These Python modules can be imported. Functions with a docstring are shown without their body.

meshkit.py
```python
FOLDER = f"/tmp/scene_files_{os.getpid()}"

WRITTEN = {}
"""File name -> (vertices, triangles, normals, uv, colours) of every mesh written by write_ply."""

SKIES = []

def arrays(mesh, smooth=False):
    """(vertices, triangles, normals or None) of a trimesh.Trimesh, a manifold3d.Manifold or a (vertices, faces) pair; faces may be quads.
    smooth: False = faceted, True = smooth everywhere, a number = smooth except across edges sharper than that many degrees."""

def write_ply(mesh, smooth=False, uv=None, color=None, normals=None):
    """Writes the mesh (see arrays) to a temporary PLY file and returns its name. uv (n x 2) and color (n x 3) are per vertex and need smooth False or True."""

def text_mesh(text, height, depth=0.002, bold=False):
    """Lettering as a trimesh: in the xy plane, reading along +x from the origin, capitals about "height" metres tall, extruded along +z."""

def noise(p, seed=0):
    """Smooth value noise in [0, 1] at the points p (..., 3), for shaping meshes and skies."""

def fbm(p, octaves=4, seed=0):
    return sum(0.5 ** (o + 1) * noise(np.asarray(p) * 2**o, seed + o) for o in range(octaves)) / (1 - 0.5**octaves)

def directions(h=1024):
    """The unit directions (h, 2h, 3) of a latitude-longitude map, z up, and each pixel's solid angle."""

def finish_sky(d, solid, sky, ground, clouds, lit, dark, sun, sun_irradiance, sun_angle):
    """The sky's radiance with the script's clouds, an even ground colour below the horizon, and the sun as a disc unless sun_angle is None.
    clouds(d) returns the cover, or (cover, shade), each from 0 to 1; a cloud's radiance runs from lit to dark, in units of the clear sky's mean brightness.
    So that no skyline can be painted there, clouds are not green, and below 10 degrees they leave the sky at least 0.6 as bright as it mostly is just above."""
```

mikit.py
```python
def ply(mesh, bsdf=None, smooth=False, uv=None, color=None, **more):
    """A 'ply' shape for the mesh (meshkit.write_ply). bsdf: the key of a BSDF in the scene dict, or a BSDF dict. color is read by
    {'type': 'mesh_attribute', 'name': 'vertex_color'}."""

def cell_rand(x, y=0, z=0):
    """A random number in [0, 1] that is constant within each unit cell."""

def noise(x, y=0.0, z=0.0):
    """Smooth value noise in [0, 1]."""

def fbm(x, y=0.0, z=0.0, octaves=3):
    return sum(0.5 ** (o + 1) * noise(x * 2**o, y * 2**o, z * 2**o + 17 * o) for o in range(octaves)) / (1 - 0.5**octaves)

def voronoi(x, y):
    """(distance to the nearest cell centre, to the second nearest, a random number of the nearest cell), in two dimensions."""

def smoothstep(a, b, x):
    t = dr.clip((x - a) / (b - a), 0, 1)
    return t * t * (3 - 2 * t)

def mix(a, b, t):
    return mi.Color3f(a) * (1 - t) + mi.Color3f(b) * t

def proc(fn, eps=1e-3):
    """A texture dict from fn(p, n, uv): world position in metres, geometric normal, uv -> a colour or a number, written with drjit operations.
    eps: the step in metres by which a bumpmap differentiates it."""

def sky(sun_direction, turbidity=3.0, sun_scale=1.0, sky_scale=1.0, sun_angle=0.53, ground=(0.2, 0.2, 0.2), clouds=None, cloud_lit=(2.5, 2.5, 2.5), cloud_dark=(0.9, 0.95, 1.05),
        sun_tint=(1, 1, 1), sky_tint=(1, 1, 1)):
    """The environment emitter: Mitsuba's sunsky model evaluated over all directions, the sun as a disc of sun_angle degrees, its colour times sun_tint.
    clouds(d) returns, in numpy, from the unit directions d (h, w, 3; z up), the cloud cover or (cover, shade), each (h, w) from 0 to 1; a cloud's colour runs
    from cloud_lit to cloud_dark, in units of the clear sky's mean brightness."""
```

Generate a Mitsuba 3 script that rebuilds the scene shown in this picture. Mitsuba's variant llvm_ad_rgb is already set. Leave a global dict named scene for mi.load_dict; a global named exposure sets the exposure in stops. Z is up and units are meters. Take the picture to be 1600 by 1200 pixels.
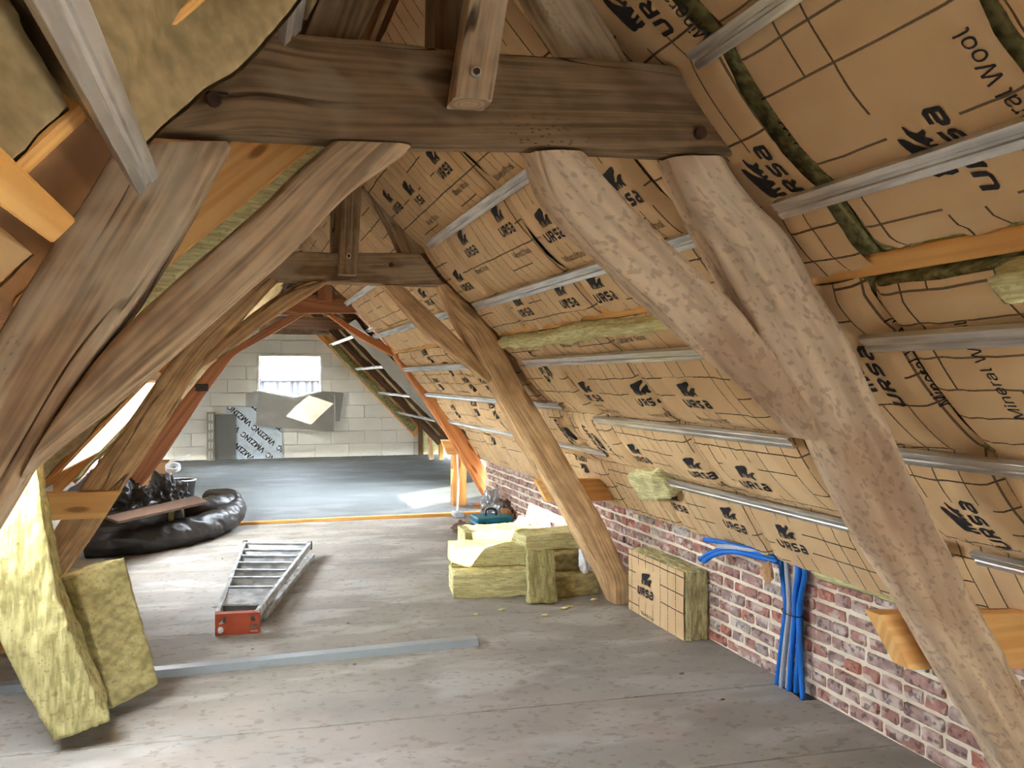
import math, random
import numpy as np
import drjit as dr
import mitsuba as mi
import trimesh, shapely, shapely.geometry as sg, shapely.affinity as sa
import mikit, meshkit
from mikit import proc, noise, fbm, voronoi, cell_rand, smoothstep, mix

T4 = mi.ScalarTransform4f
random.seed(7)
RNG = np.random.default_rng(7)

# ---------------------------------------------------------------- camera, sky, sun, exposure
scene, labels = {}, {}
EYE, FWD = (0.0, 0.0, 1.42), (0.28985, 0.95707, 0.0)
scene['camera'] = {'type': 'perspective', 'fov': 59.4898, 'fov_axis': 'x', 'near_clip': 0.05, 'far_clip': 200.0,
                   'principal_point_offset_y': 8.0 / 1200.0,
                   'to_world': T4().look_at(origin=EYE, target=[EYE[i] + FWD[i] for i in range(3)], up=[0, 0, 1])}
SUN_TRAVEL = np.array([2.6, 2.9, -0.9]); SUN_TRAVEL /= np.linalg.norm(SUN_TRAVEL)
scene['sky'] = mikit.sky(-SUN_TRAVEL + np.array([0, 0, .35]), turbidity=4.0, sun_scale=0.0, sky_scale=1.0, ground=(.22, .21, .19), sun_angle=None,
                         clouds=lambda d: (0.75 + 0 * d[..., 2], 0.35 + 0 * d[..., 2]), cloud_lit=(1.40, 1.48, 1.52), cloud_dark=(.92, 1.0, 1.09))
scene['sun'] = {'type': 'directional', 'direction': SUN_TRAVEL.tolist(), 'irradiance': {'type': 'rgb', 'value': [.070, .064, .053]}}
exposure = 8.5

# ---------------------------------------------------------------- helpers
def srgb(*c):
    c = np.array(c, float) / 255.0
    return tuple(float(x) for x in np.where(c <= .04045, c / 12.92, ((c + .055) / 1.055) ** 2.4))
def rgb(c): return {'type': 'rgb', 'value': list(c)}
def add(key, mesh, bsdf, smooth=False, uv=None):
    k, i = key, 1
    while k in scene:
        k = f'{key}_{i:03d}'; i += 1
    scene[k] = mikit.ply(mesh, bsdf, smooth=smooth, uv=uv)
    return k
def free(key):
    k, i = key, 1
    while k in labels or any(s == k or s.startswith(k + '__') for s in scene):
        k = f'{key}_{i:03d}'; i += 1
    return k
def tag(key, label=None, cat=None, group=None, kind=None):
    d = labels.setdefault(key, {})
    for a, b in (('label', label), ('category', cat), ('group', group), ('kind', kind)):
        if b: d[a] = b
    return key
def thing(key, label, cat, group=None):
    return tag(free(key), label, cat, group)
def struct(key, mesh=None, bsdf=None, smooth=False, label=None):
    if mesh is not None: add(key, mesh, bsdf, smooth)
    return tag(key, label=label, kind='structure')
def rot(ax, deg, pt=None): return trimesh.transformations.rotation_matrix(math.radians(deg), ax, pt)
def cbox(x0, x1, y0, y1, z0, z1, b=.004):
    """box with chamfered edges"""
    e = np.array([x1 - x0, y1 - y0, z1 - z0]) / 2; b = min(b, .45 * e.min()); c = np.array([x0 + x1, y0 + y1, z0 + z1]) / 2
    P = []
    for s in np.ndindex(2, 2, 2):
        s = np.array(s) * 2 - 1
        for k in range(3):
            q = e.copy(); q[k] -= 0
            q = e - b; q[k] = e[k]; P.append(c + s * q)
    return trimesh.convex.convex_hull(np.array(P))
def box(x0, x1, y0, y1, z0, z1):
    m = trimesh.creation.box((x1 - x0, y1 - y0, z1 - z0)); m.apply_translation([(x0 + x1) / 2, (y0 + y1) / 2, (z0 + z1) / 2]); return m
def cat(ms): return trimesh.util.concatenate([m for m in ms])
def cyl(p, q, r, n=16):
    return trimesh.creation.cylinder(r, segment=[p, q], sections=n)
def grid_faces(n, m, flip=False):
    i, j = np.meshgrid(np.arange(n - 1), np.arange(m - 1), indexing='ij')
    q = np.stack([i * m + j, (i + 1) * m + j, (i + 1) * m + j + 1, i * m + j + 1], -1).reshape(-1, 4)
    if flip: q = q[:, ::-1]
    return np.vstack([q[:, [0, 1, 2]], q[:, [0, 2, 3]]])
def resample(P, n):
    P = np.asarray(P, float); s = np.r_[0, np.cumsum(np.linalg.norm(np.diff(P, axis=0), axis=1))]
    t = np.linspace(0, s[-1], n)
    return np.stack([np.interp(t, s, P[:, k]) for k in range(P.shape[1])], 1)
def smoothline(P, n, w=5):
    P = resample(P, n)
    K = np.ones(w) / w; pad = w // 2
    Q = np.stack([np.convolve(np.r_[2 * P[0, k] - P[pad:0:-1, k], P[:, k], 2 * P[-1, k] - P[-2:-pad - 2:-1, k]], K, 'valid') for k in range(P.shape[1])], 1)
    return Q
def catmull(P, n):
    P = np.asarray(P, float); P = np.vstack([2 * P[0] - P[1], P, 2 * P[-1] - P[-2]]); out = []
    m = len(P) - 3
    for t in np.linspace(0, m - 1e-6, n):
        i = int(t); u = t - i; a, b, c, d = P[i:i + 4]
        out.append(.5 * (2 * b + (c - a) * u + (2 * a - 5 * b + 4 * c - d) * u * u + (3 * b - a - 3 * c + d) * u ** 3))
    return np.array(out)
def tube(P, r, sides=12, caps=True, wob=None):
    P = np.asarray(P, float); n = len(P); t = np.gradient(P, axis=0); t /= np.linalg.norm(t, axis=1, keepdims=True)
    a = np.cross(t[0], [0, 0, 1.0]) if abs(t[0][2]) < .9 else np.cross(t[0], [1.0, 0, 0]); A = []
    for k in range(n):
        a = a - t[k] * (a @ t[k]); a = a / np.linalg.norm(a); A.append(a)
    A = np.array(A); B = np.cross(t, A); ang = np.arange(sides) * 2 * np.pi / sides
    R = np.broadcast_to(np.asarray(r, float).reshape(-1, 1) if np.ndim(r) else r, (n, sides)).copy()
    if wob is not None: R = R + wob(P, ang)
    v = (P[:, None] + R[..., None] * (np.cos(ang)[None, :, None] * A[:, None] + np.sin(ang)[None, :, None] * B[:, None])).reshape(-1, 3)
    f = []
    for i in range(n - 1):
        for j in range(sides):
            p, q = i * sides + j, i * sides + (j + 1) % sides
            f += [[p, q, q + sides], [p, q + sides, p + sides]]
    if caps:
        v = np.vstack([v, P[:1], P[-1:]]); c0, c1 = n * sides, n * sides + 1
        for j in range(sides):
            f += [[c0, (j + 1) % sides, j], [c1, (n - 1) * sides + j, (n - 1) * sides + (j + 1) % sides]]
    return trimesh.Trimesh(v, np.array(f), process=False)
def timber(A, B, y0, depth, seed=0, rough=.004, rnd=.018, step=.03, wav=3.0, sm=5):
    """A beam lying in the truss plane: edges A and B are (x, h) lines, front face at y0, going back by depth. Returns mesh, uv."""
    L = max(np.linalg.norm(np.diff(np.asarray(A), axis=0), axis=1).sum(), np.linalg.norm(np.diff(np.asarray(B), axis=0), axis=1).sum())
    n = max(8, int(L / step))
    A, B = smoothline(A, n, sm), smoothline(B, n, sm)
    w = np.linalg.norm(A - B, axis=1); M = 13
    q = []   # cross-section in (a: 0..1 across A->B, d: 0..depth), rounded
    side = np.linspace(0, 1, M)
    for k in range(4):
        for t in side[:-1]:
            a, d = [(t, 0), (1, t), (1 - t, 1), (0, 1 - t)][k]
            q.append((a, d))
    q = np.array(q); m = len(q)
    P = np.zeros((n, m + 1, 3)); U = np.zeros((n, m + 1, 2))
    s = np.r_[0, np.cumsum(np.linalg.norm(np.diff((A + B) / 2, axis=0), axis=1))]
    rs = np.random.default_rng(seed)
    off = rs.uniform(0, 40, 2)
    for i in range(n):
        W, D = w[i], depth
        x, y = (q[:, 0] - .5) * W, (q[:, 1] - .5) * D
        r = min(rnd, .45 * W, .45 * D)
        cx, cy = np.clip(x, -W / 2 + r, W / 2 - r), np.clip(y, -D / 2 + r, D / 2 - r)
        dx, dy = x - cx, y - cy; l = np.hypot(dx, dy); ok = l > 1e-9
        x = np.where(ok, cx + dx / np.maximum(l, 1e-9) * r, x); y = np.where(ok, cy + dy / np.maximum(l, 1e-9) * r, y)
        nn = np.stack([np.where(np.abs(q[:, 0] - .5) > .49, np.sign(q[:, 0] - .5), 0), np.where(np.abs(q[:, 1] - .5) > .49, np.sign(q[:, 1] - .5), 0)], 1)
        per = np.r_[0, np.cumsum(np.hypot(np.diff(x), np.diff(y)))]
        g = np.stack([np.full(m, s[i] * wav), x * 9 + 3, y * 9 + 5 + seed], 1)
        amp = rough * (meshkit.fbm(g, 3, seed) - .5) * 3 + rough * .6 * (meshkit.noise(g * [6, 6, 6], seed + 9) - .5)
        x, y = x + nn[:, 0] * amp, y + nn[:, 1] * amp
        c = (A[i] + B[i]) / 2; ax = (B[i] - A[i]) / max(W, 1e-9)
        p = np.stack([c[0] + ax[0] * x, np.full(m, y0 + depth / 2) + y, c[1] + ax[1] * x], 1)
        P[i, :m] = p; P[i, m] = p[0]
        U[i, :m, 0] = s[i] + off[0]; U[i, m, 0] = s[i] + off[0]; U[i, :m, 1] = per + off[1]; U[i, m, 1] = per[-1] + .01 + off[1]
    V, F = P.reshape(-1, 3), grid_faces(n, m + 1)
    uv = U.reshape(-1, 2)
    for i, fl in ((0, True), (n - 1, False)):
        k = len(V); c = P[i, :m].mean(0)
        cap = np.vstack([P[i, :m], c]); V = np.vstack([V, cap])
        uvc = np.stack([off[0] + 7 + (cap[:, 1] - c[1]) * .2, off[1] + np.linalg.norm(cap - c, axis=1)], 1); uv = np.vstack([uv, uvc])
        j = np.arange(m); f = np.stack([k + j, k + (j + 1) % m, np.full(m, k + m)], 1)
        F = np.vstack([F, f[:, ::-1] if fl else f])
    msh = trimesh.Trimesh(V, F, process=False)
    if msh.volume < 0: msh = trimesh.Trimesh(V, F[:, ::-1], process=False)
    return msh, uv
def put_timber(key, label, A, B, y0, depth, bsdf='wood_old', parts=True, category='beam', **kw):
    k = thing(key, label, category)
    m, uv = timber(A, B, y0, depth, **kw)
    scene[k + '__body' if parts else k] = mikit.ply(m, bsdf, smooth=True, uv=uv)
    return k
def plank_uv(m, axis):
    """face-split mesh with uv along the given axis (0,1,2) for the wood textures"""
    v, f = m.vertices[m.faces].reshape(-1, 3), np.arange(len(m.faces) * 3).reshape(-1, 3)
    o = [k for k in range(3) if k != axis]; off = RNG.uniform(0, 50, 2)
    return trimesh.Trimesh(v, f, process=False), np.stack([v[:, axis] + off[0], v[:, o[0]] + v[:, o[1]] + off[1]], 1)
def put_plank(key, m, axis, bsdf):
    k = key; i = 1
    while k in scene: k = f'{key}_{i:03d}'; i += 1
    mm, uv = plank_uv(m, axis); scene[k] = mikit.ply(mm, bsdf, smooth=False, uv=uv); return k
def obeam(p, q, w, h, up, b=.004):
    """chamfered board from p to q; w across, h along 'up'. returns mesh in place (and its uv)"""
    p, q, up = np.array(p, float), np.array(q, float), np.array(up, float)
    L = np.linalg.norm(q - p); x = (q - p) / L; z = up - x * (up @ x); z /= np.linalg.norm(z); y = np.cross(z, x)
    m = cbox(0, L, -w / 2, w / 2, -h / 2, h / 2, b); mm, uv = plank_uv(m, 0)
    M = np.eye(4); M[:3, 0], M[:3, 1], M[:3, 2], M[:3, 3] = x, y, z, p
    mm.apply_transform(M); return mm, uv
def put_obeam(key, p, q, w, h, up, bsdf, b=.004):
    k = key; i = 1
    while k in scene: k = f'{key}_{i:03d}'; i += 1
    m, uv = obeam(p, q, w, h, up, b); scene[k] = mikit.ply(m, bsdf, smooth=False, uv=uv); return k
def wool_mesh(sx, sy, sz, res=.02, amp=.006, layer=2, seed=0, lump=.012, curl=0):
    """a mineral wool slab centred at the origin; 'layer' is its thickness axis, along which the fibre layers show"""
    d = np.array([sx, sy, sz]); n = np.maximum(2, np.ceil(d / res).astype(int))
    V, F, base = [], [], 0
    for ax in range(3):
        o = [k for k in range(3) if k != ax]
        for sgn in (-1, 1):
            a, b = np.meshgrid(np.linspace(-.5, .5, n[o[0]] + 1), np.linspace(-.5, .5, n[o[1]] + 1), indexing='ij')
            P = np.zeros(a.shape + (3,)); P[..., o[0]] = a * d[o[0]]; P[..., o[1]] = b * d[o[1]]; P[..., ax] = sgn * d[ax] / 2
            fl = (sgn > 0) ^ (ax == 1)
            F.append(grid_faces(a.shape[0], a.shape[1], not fl) + base); V.append(P.reshape(-1, 3)); base += P.shape[0] * P.shape[1]
    V, F = np.vstack(V), np.vstack(F)
    m = trimesh.Trimesh(V, F, process=True); m.merge_vertices()
    V = np.array(m.vertices); N = np.array(m.vertex_normals)
    s = np.full(3, 11.0); s[layer] = 75.0
    ridge = np.abs(meshkit.fbm(V * s + seed * 3.1, 3, seed) - .5) * 2
    big = meshkit.fbm(V * 5 + seed, 2, seed + 5) - .5
    V = V + N * ((.35 - ridge)[:, None] * amp * 2.2 + big[:, None] * lump * 2)
    m = trimesh.Trimesh(V, m.faces, process=False)
    if m.volume < 0: m.invert()
    return m
def place(m, loc, rx=0, ry=0, rz=0):
    m = m.copy()
    for ax, d in (([1, 0, 0], rx), ([0, 1, 0], ry), ([0, 0, 1], rz)):
        if d: m.apply_transform(rot(ax, d))
    m.apply_translation(loc); return m

# ---------------------------------------------------------------- materials
def P(base, rough=.6, **kw):
    d = {'type': 'principled', 'base_color': base if isinstance(base, dict) else rgb(base), 'roughness': rough, 'specular': kw.pop('spec', .4)}
    d.update(kw); return {'type': 'twosided', 'b': d}
def bumped(d, fn, scale, eps=1e-3):
    return {'type': 'twosided', 'b': {'type': 'bumpmap', 'tex': proc(fn, eps), 'scale': scale, 'bsdf': d['b']}}

def wood_parts(uv):
    u, v = uv.x, uv.y
    warp = .05 * (fbm(u * .9, v * 4, 3.0, 2) - .5)
    g = .62 * fbm(u * 3.2, (v + warp) * 105, 1.0, 3) + .38 * fbm(u * 14, v * 22, 2.0, 3)
    crack = dr.abs(fbm(u * .8, (v + warp) * 9.0, 9.0, 3) - .5)
    ck = 1 - smoothstep(.003, .011, crack)
    ck *= smoothstep(.50, .66, noise(u * 1.9, v * 7.0, 4.0))
    return u, v, g, ck
def wood_old_c(p, n, uv):
    u, v, g, ck = wood_parts(uv)
    c = mix(srgb(126, 103, 80), srgb(182, 154, 121), smoothstep(.25, .8, g))
    pat = fbm(u * 3.0, v * 6, 2.0, 3)
    c = mix(c, mi.Color3f(srgb(138, 104, 76)), .40 * smoothstep(.5, .75, pat))
    c = mix(c, mi.Color3f(srgb(190, 174, 150)), .45 * smoothstep(.52, .72, fbm(u * 5, v * 10, 7.0, 3)))
    d1, d2, cr = voronoi(u * 1.6, v * 6.0)
    kn = (1 - smoothstep(.07, .16, d1)) * dr.select(cr > .8, 1.0, 0.0)
    hole = (1 - smoothstep(.10, .2, voronoi(u * 38, v * 60)[0])) * smoothstep(.60, .75, noise(u * 3, v * 10, 2.5))
    c = mix(c, mi.Color3f(srgb(48, 32, 22)), dr.clip(.9 * ck + .55 * kn + .6 * hole, 0, .95))
    return c
def wood_old_h(p, n, uv):
    u, v, g, ck = wood_parts(uv)
    return .0016 * g - .006 * ck + .003 * fbm(u * 16, v * 26, 0.0, 3)
def wood_old_dark_c(p, n, uv): return wood_old_c(p, n, uv) * mi.Color3f(.50, .46, .42)  # old wood colour multiplied down to a darker tone
scene['wood_old_dark'] = bumped(P(proc(wood_old_dark_c), .8, spec=.2), wood_old_h, 1.0, 2e-3)
scene['wood_old'] = bumped(P(proc(wood_old_c), .82, spec=.2), wood_old_h, 1.0, 2e-3)
def log_c(p, n, uv):
    u, v, g, ck = wood_parts(uv)
    c = mix(srgb(172, 150, 126), srgb(210, 188, 160), smoothstep(.2, .8, fbm(u * 3, v * 26, 1.0, 3)))
    c = mix(c, mi.Color3f(srgb(142, 106, 78)), .5 * smoothstep(.5, .72, fbm(u * 2, v * 6, 2.0, 3)))
    sp = smoothstep(.58, .74, fbm(u * 62, v * 80, 5.0, 2)) + .2 * smoothstep(.6, .8, fbm(u * 18, v * 22, 15.0, 2))
    c = mix(c, mi.Color3f(srgb(104, 76, 56)), dr.clip(.30 * sp + .45 * ck, 0, .9))
    return c
def wood_skylit_c(p, n, uv):
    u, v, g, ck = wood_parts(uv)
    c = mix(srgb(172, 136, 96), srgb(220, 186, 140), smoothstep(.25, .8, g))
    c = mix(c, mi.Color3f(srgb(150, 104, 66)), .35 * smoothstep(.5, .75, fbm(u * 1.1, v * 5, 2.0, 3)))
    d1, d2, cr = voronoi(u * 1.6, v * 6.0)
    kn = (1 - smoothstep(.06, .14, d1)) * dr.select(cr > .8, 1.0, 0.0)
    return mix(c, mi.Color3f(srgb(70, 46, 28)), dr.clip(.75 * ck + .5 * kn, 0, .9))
scene['wood_skylit'] = bumped(P(proc(wood_skylit_c), .8, spec=.2), wood_old_h, 1.0, 2e-3)  # paler old wood: skylight on the second truss is put into the colour
scene['wood_log'] = bumped(P(proc(log_c), .85, spec=.2), lambda p, n, uv: .004 * fbm(uv.x * 14, uv.y * 30, 0.0, 3) - .004 * (1 - smoothstep(.004, .02, dr.abs(fbm(uv.x * .8, uv.y * 9, 9.0, 2) - .5))), 1.0, 2e-3)
def pine_parts(uv): return fbm(uv.x * 1.2, (uv.y + .03 * (fbm(uv.x * 1.1, uv.y * 6, 3.0, 2) - .5)) * 55, 1.0, 2)
def make_pine(a, b, knot):
    def f(p, n, uv):
        c = mix(a, b, smoothstep(.3, .75, pine_parts(uv)))
        d1, d2, cr = voronoi(uv.x * 1.9, uv.y * 7.0)
        kn = (1 - smoothstep(.06, .15, d1)) * dr.select(cr > .72, 1.0, 0.0)
        return mix(c, mi.Color3f(knot), .75 * kn)
    return f
scene['wood_orange'] = P(proc(make_pine(srgb(196, 118, 62), srgb(212, 142, 84), srgb(110, 52, 26))), .55)
scene['wood_red'] = P(proc(make_pine(srgb(158, 104, 72), srgb(180, 126, 90), srgb(96, 50, 30))), .6)
scene['wood_yellow'] = P(proc(make_pine(srgb(206, 146, 74), srgb(222, 170, 98), srgb(126, 72, 32))), .6)
scene['wood_tie'] = P(proc(make_pine(srgb(222, 168, 98), srgb(234, 190, 124), srgb(140, 84, 40))), .6)
scene['wood_pale'] = P(proc(make_pine(srgb(214, 178, 132), srgb(228, 196, 152), srgb(140, 90, 50))), .6)
scene['wood_dark'] = P(proc(make_pine(srgb(84, 58, 38), srgb(110, 78, 52), srgb(50, 32, 20))), .8)

LOGO_BOX = []      # (y, s) centres of prints that the ruled lines leave free
def kraft_c(p, n, uv):
    u, v = uv.x, uv.y
    c = mix(srgb(194, 162, 120), srgb(208, 178, 136), fbm(u * 3, v * 3, 1.0, 3))
    c = mix(c, mi.Color3f(srgb(184, 148, 106)), .35 * smoothstep(.5, .7, fbm(u * 9 + 3, v * 1.6, 6.0, 2)))
    wu, wv = u + .004 * (noise(u * 9, v * 9) - .5), v + .004 * (noise(v * 9, u * 9, 4.0) - .5)
    G = .096
    fu, fv = wu / G, wv / G
    lu, lv = dr.abs(fu - dr.floor(fu + .5)) * G, dr.abs(fv - dr.floor(fv + .5)) * G
    iu, iv = dr.floor(fu), dr.floor(fv)
    blk = cell_rand(dr.floor(iu / 3), dr.floor(fv + .5), 3)
    hline = (1 - smoothstep(.0022, .0040, lv)) * dr.select((blk > .45) | (dr.floor(fv + .5) - 4 * dr.floor(dr.floor(fv + .5) / 4) == 0), 1.0, 0.0)
    vline = (1 - smoothstep(.0020, .0038, lu)) * dr.select(cell_rand(dr.floor(fu + .5), dr.floor(iv / 4), 8) > .12, 1.0, 0.0)
    line = dr.maximum(hline, vline * .9)
    for (a, b) in LOGO_BOX:
        inside = (dr.abs(u - a) < .135) & (dr.abs(v - b) < .095)
        line = dr.select(inside, 0.0, line)
    return mix(c, mi.Color3f(srgb(66, 44, 30)), .92 * line)
def make_wool(fx, fy, fz, a, b):
    def f(p, n, uv):
        t = .6 * fbm(p.x * fx, p.y * fy, p.z * fz, 3) + .4 * fbm(p.x * fx * .35, p.y * fy * .35, p.z * fz * .35 + 9, 2)
        c = mix(a, b, smoothstep(.28, .72, t))
        return mix(c, mi.Color3f(a) * .8, .5 * smoothstep(.62, .75, fbm(p.x * 90, p.y * 90, p.z * 90, 2)))
    return f
def wool_h(p, n, uv): return .004 * fbm(p.x * 60, p.y * 60, p.z * 110, 3)
scene['wool'] = bumped(P(proc(make_wool(22, 22, 150, srgb(168, 160, 108), srgb(208, 202, 154))), .95, spec=.1), wool_h, 1.0, 2e-3)
scene['wool_upright'] = bumped(P(proc(make_wool(120, 40, 14, srgb(128, 120, 76), srgb(172, 164, 116))), .95, spec=.1), lambda p, n, uv: .005 * fbm(p.x * 130, p.y * 60, p.z * 20, 3), 1.0, 2e-3)
def wool2_c(p, n, uv):
    f = .5 * fbm(p.x * 60, p.y * 14, p.z * 60, 3) + .5 * fbm(p.x * 6, p.y * 6, p.z * 6, 2)
    return mix(srgb(116, 98, 66), srgb(160, 136, 98), smoothstep(.2, .8, f))
scene['wool_brown'] = bumped(P(proc(wool2_c), .95, spec=.1), wool_h, 1.0, 2e-3)
def make_brick(a, b, k):
    def f(p, n, uv):
        t = fbm(p.x * 30 + k, p.y * 30, p.z * 30, 3)
        c = mix(a, b, smoothstep(.3, .7, t))
        c = mix(c, mi.Color3f(srgb(208, 196, 184)), .75 * smoothstep(.48, .72, fbm(p.y * 14 + k, p.z * 20, p.x * 9, 3)))
        return mix(c, mi.Color3f(srgb(78, 62, 58)), .6 * smoothstep(.60, .72, fbm(p.y * 45 + k, p.z * 45, 3.0, 2)))
    return f
BRICKS = []
for k, (a, b) in enumerate([((156, 112, 100), (178, 132, 118)), ((160, 126, 116), (178, 146, 136)), ((148, 122, 116), (170, 146, 138)), ((146, 108, 98), (166, 124, 112)), ((154, 142, 134), (176, 164, 156)), ((168, 110, 94), (186, 128, 110))]):
    scene[f'brick_{k}'] = P(proc(make_brick(srgb(*a), srgb(*b), 5.3 * k)), .9, spec=.15); BRICKS.append(f'brick_{k}')
scene['mortar'] = bumped(P(proc(lambda p, n, uv: mix(srgb(206, 196, 176), srgb(232, 222, 202), fbm(p.x * 20, p.y * 20, p.z * 20, 3))), .95, spec=.1), lambda p, n, uv: .004 * fbm(p.x * 60, p.y * 60, p.z * 60, 3), 1.0)
def floor_c(p, n, uv):
    x, y = p.x, p.y
    c = mix(srgb(128, 124, 116), srgb(152, 147, 138), fbm(x * 2.6, y * 3.6, 0.0, 4))
    c = mix(c, mi.Color3f(srgb(166, 163, 156)), .7 * smoothstep(.5, .72, fbm(x * 2.0 + 9, y * 4.5 + 2, 4.0, 4)))
    near = smoothstep(4.6, 2.2, y)
    dust = smoothstep(.52, .66, fbm(x * 1.6 + 3, y * 2.0, 8.0, 4))
    c = mix(c, mi.Color3f(srgb(158, 142, 130)), .5 * dust * (.35 + .65 * near))
    c = mix(c, mi.Color3f(srgb(150, 128, 110)), .30 * smoothstep(.6, .72, fbm(x * 30, y * 34, 1.0, 2)) * near)
    return mix(c, mi.Color3f(srgb(120, 106, 94)), .45 * smoothstep(.62, .76, fbm(x * 26, y * 40, 3.0, 3)))
scene['floor_board'] = bumped(P(proc(floor_c), .85, spec=.12), lambda p, n, uv: .0012 * fbm(p.x * 40, p.y * 90, 0.0, 3), 1.0, 2e-3)
scene['floor_far'] = bumped(P(proc(lambda p, n, uv: mix(mix(srgb(100, 105, 105), srgb(124, 129, 128), fbm(p.x * 1.2, p.y * 2, 0.0, 4)), mi.Color3f(srgb(136, 138, 137)), .5 * smoothstep(.5, .75, fbm(p.x * 2 + 5, p.y * 3.5, 3.0, 3)))), .6, spec=.10),
                            lambda p, n, uv: .0006 * fbm(p.x * 5, p.y * 9, 0.0, 3), 1.0, 4e-3)
scene['block'] = bumped(P(proc(lambda p, n, uv: mix(srgb(222, 218, 206), srgb(234, 231, 222), fbm(p.x * 3, p.z * 5, 0.0, 3))), .85, spec=.2), lambda p, n, uv: .002 * fbm(p.x * 40, p.z * 40, 0.0, 3), 1.0, 3e-3)
scene['plaster'] = P(srgb(200, 194, 182), .9)
def steel_c(p, n, uv): return mix(srgb(176, 174, 168), srgb(212, 210, 204), smoothstep(.3, .7, fbm(p.x * 60, p.y * 5, p.z * 60, 3)))
scene['steel'] = P(proc(steel_c), .34, metallic=.75)
scene['alu'] = P(proc(lambda p, n, uv: mix(srgb(150, 152, 152), srgb(188, 189, 188), smoothstep(.35, .7, fbm(p.x * 18, p.y * 18, p.z * 30, 3)))), .42, metallic=.45)
scene['zinc'] = P(proc(lambda p, n, uv: mix(srgb(132, 130, 124), srgb(166, 163, 154), fbm(p.x * 4, p.y * 4, p.z * 4, 3))), .42, metallic=.5)
scene['dark_sheet'] = P(srgb(104, 104, 97), .5, metallic=.2)
scene['film'] = P(proc(lambda p, n, uv: mix(srgb(200, 210, 216), srgb(186, 198, 208), smoothstep(.55, .72, fbm(p.x * 14, p.z * 14, 2.0, 2)))), .35)
scene['ink'] = P(srgb(44, 42, 44), .8, spec=.2)
scene['ink_soft'] = P(srgb(96, 76, 58), .8, spec=.2)
scene['blue'] = P(srgb(24, 104, 196), .35)
scene['grey_plastic'] = P(srgb(160, 166, 174), .4)
scene['black_plastic'] = P(srgb(30, 30, 32), .4)
scene['black_film'] = P(srgb(46, 44, 43), .42, spec=.45)
scene['red_plastic'] = P(srgb(150, 64, 38), .45)
scene['teal'] = P(srgb(18, 104, 122), .4)
scene['white_paint'] = P(srgb(236, 236, 234), .4)
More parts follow.
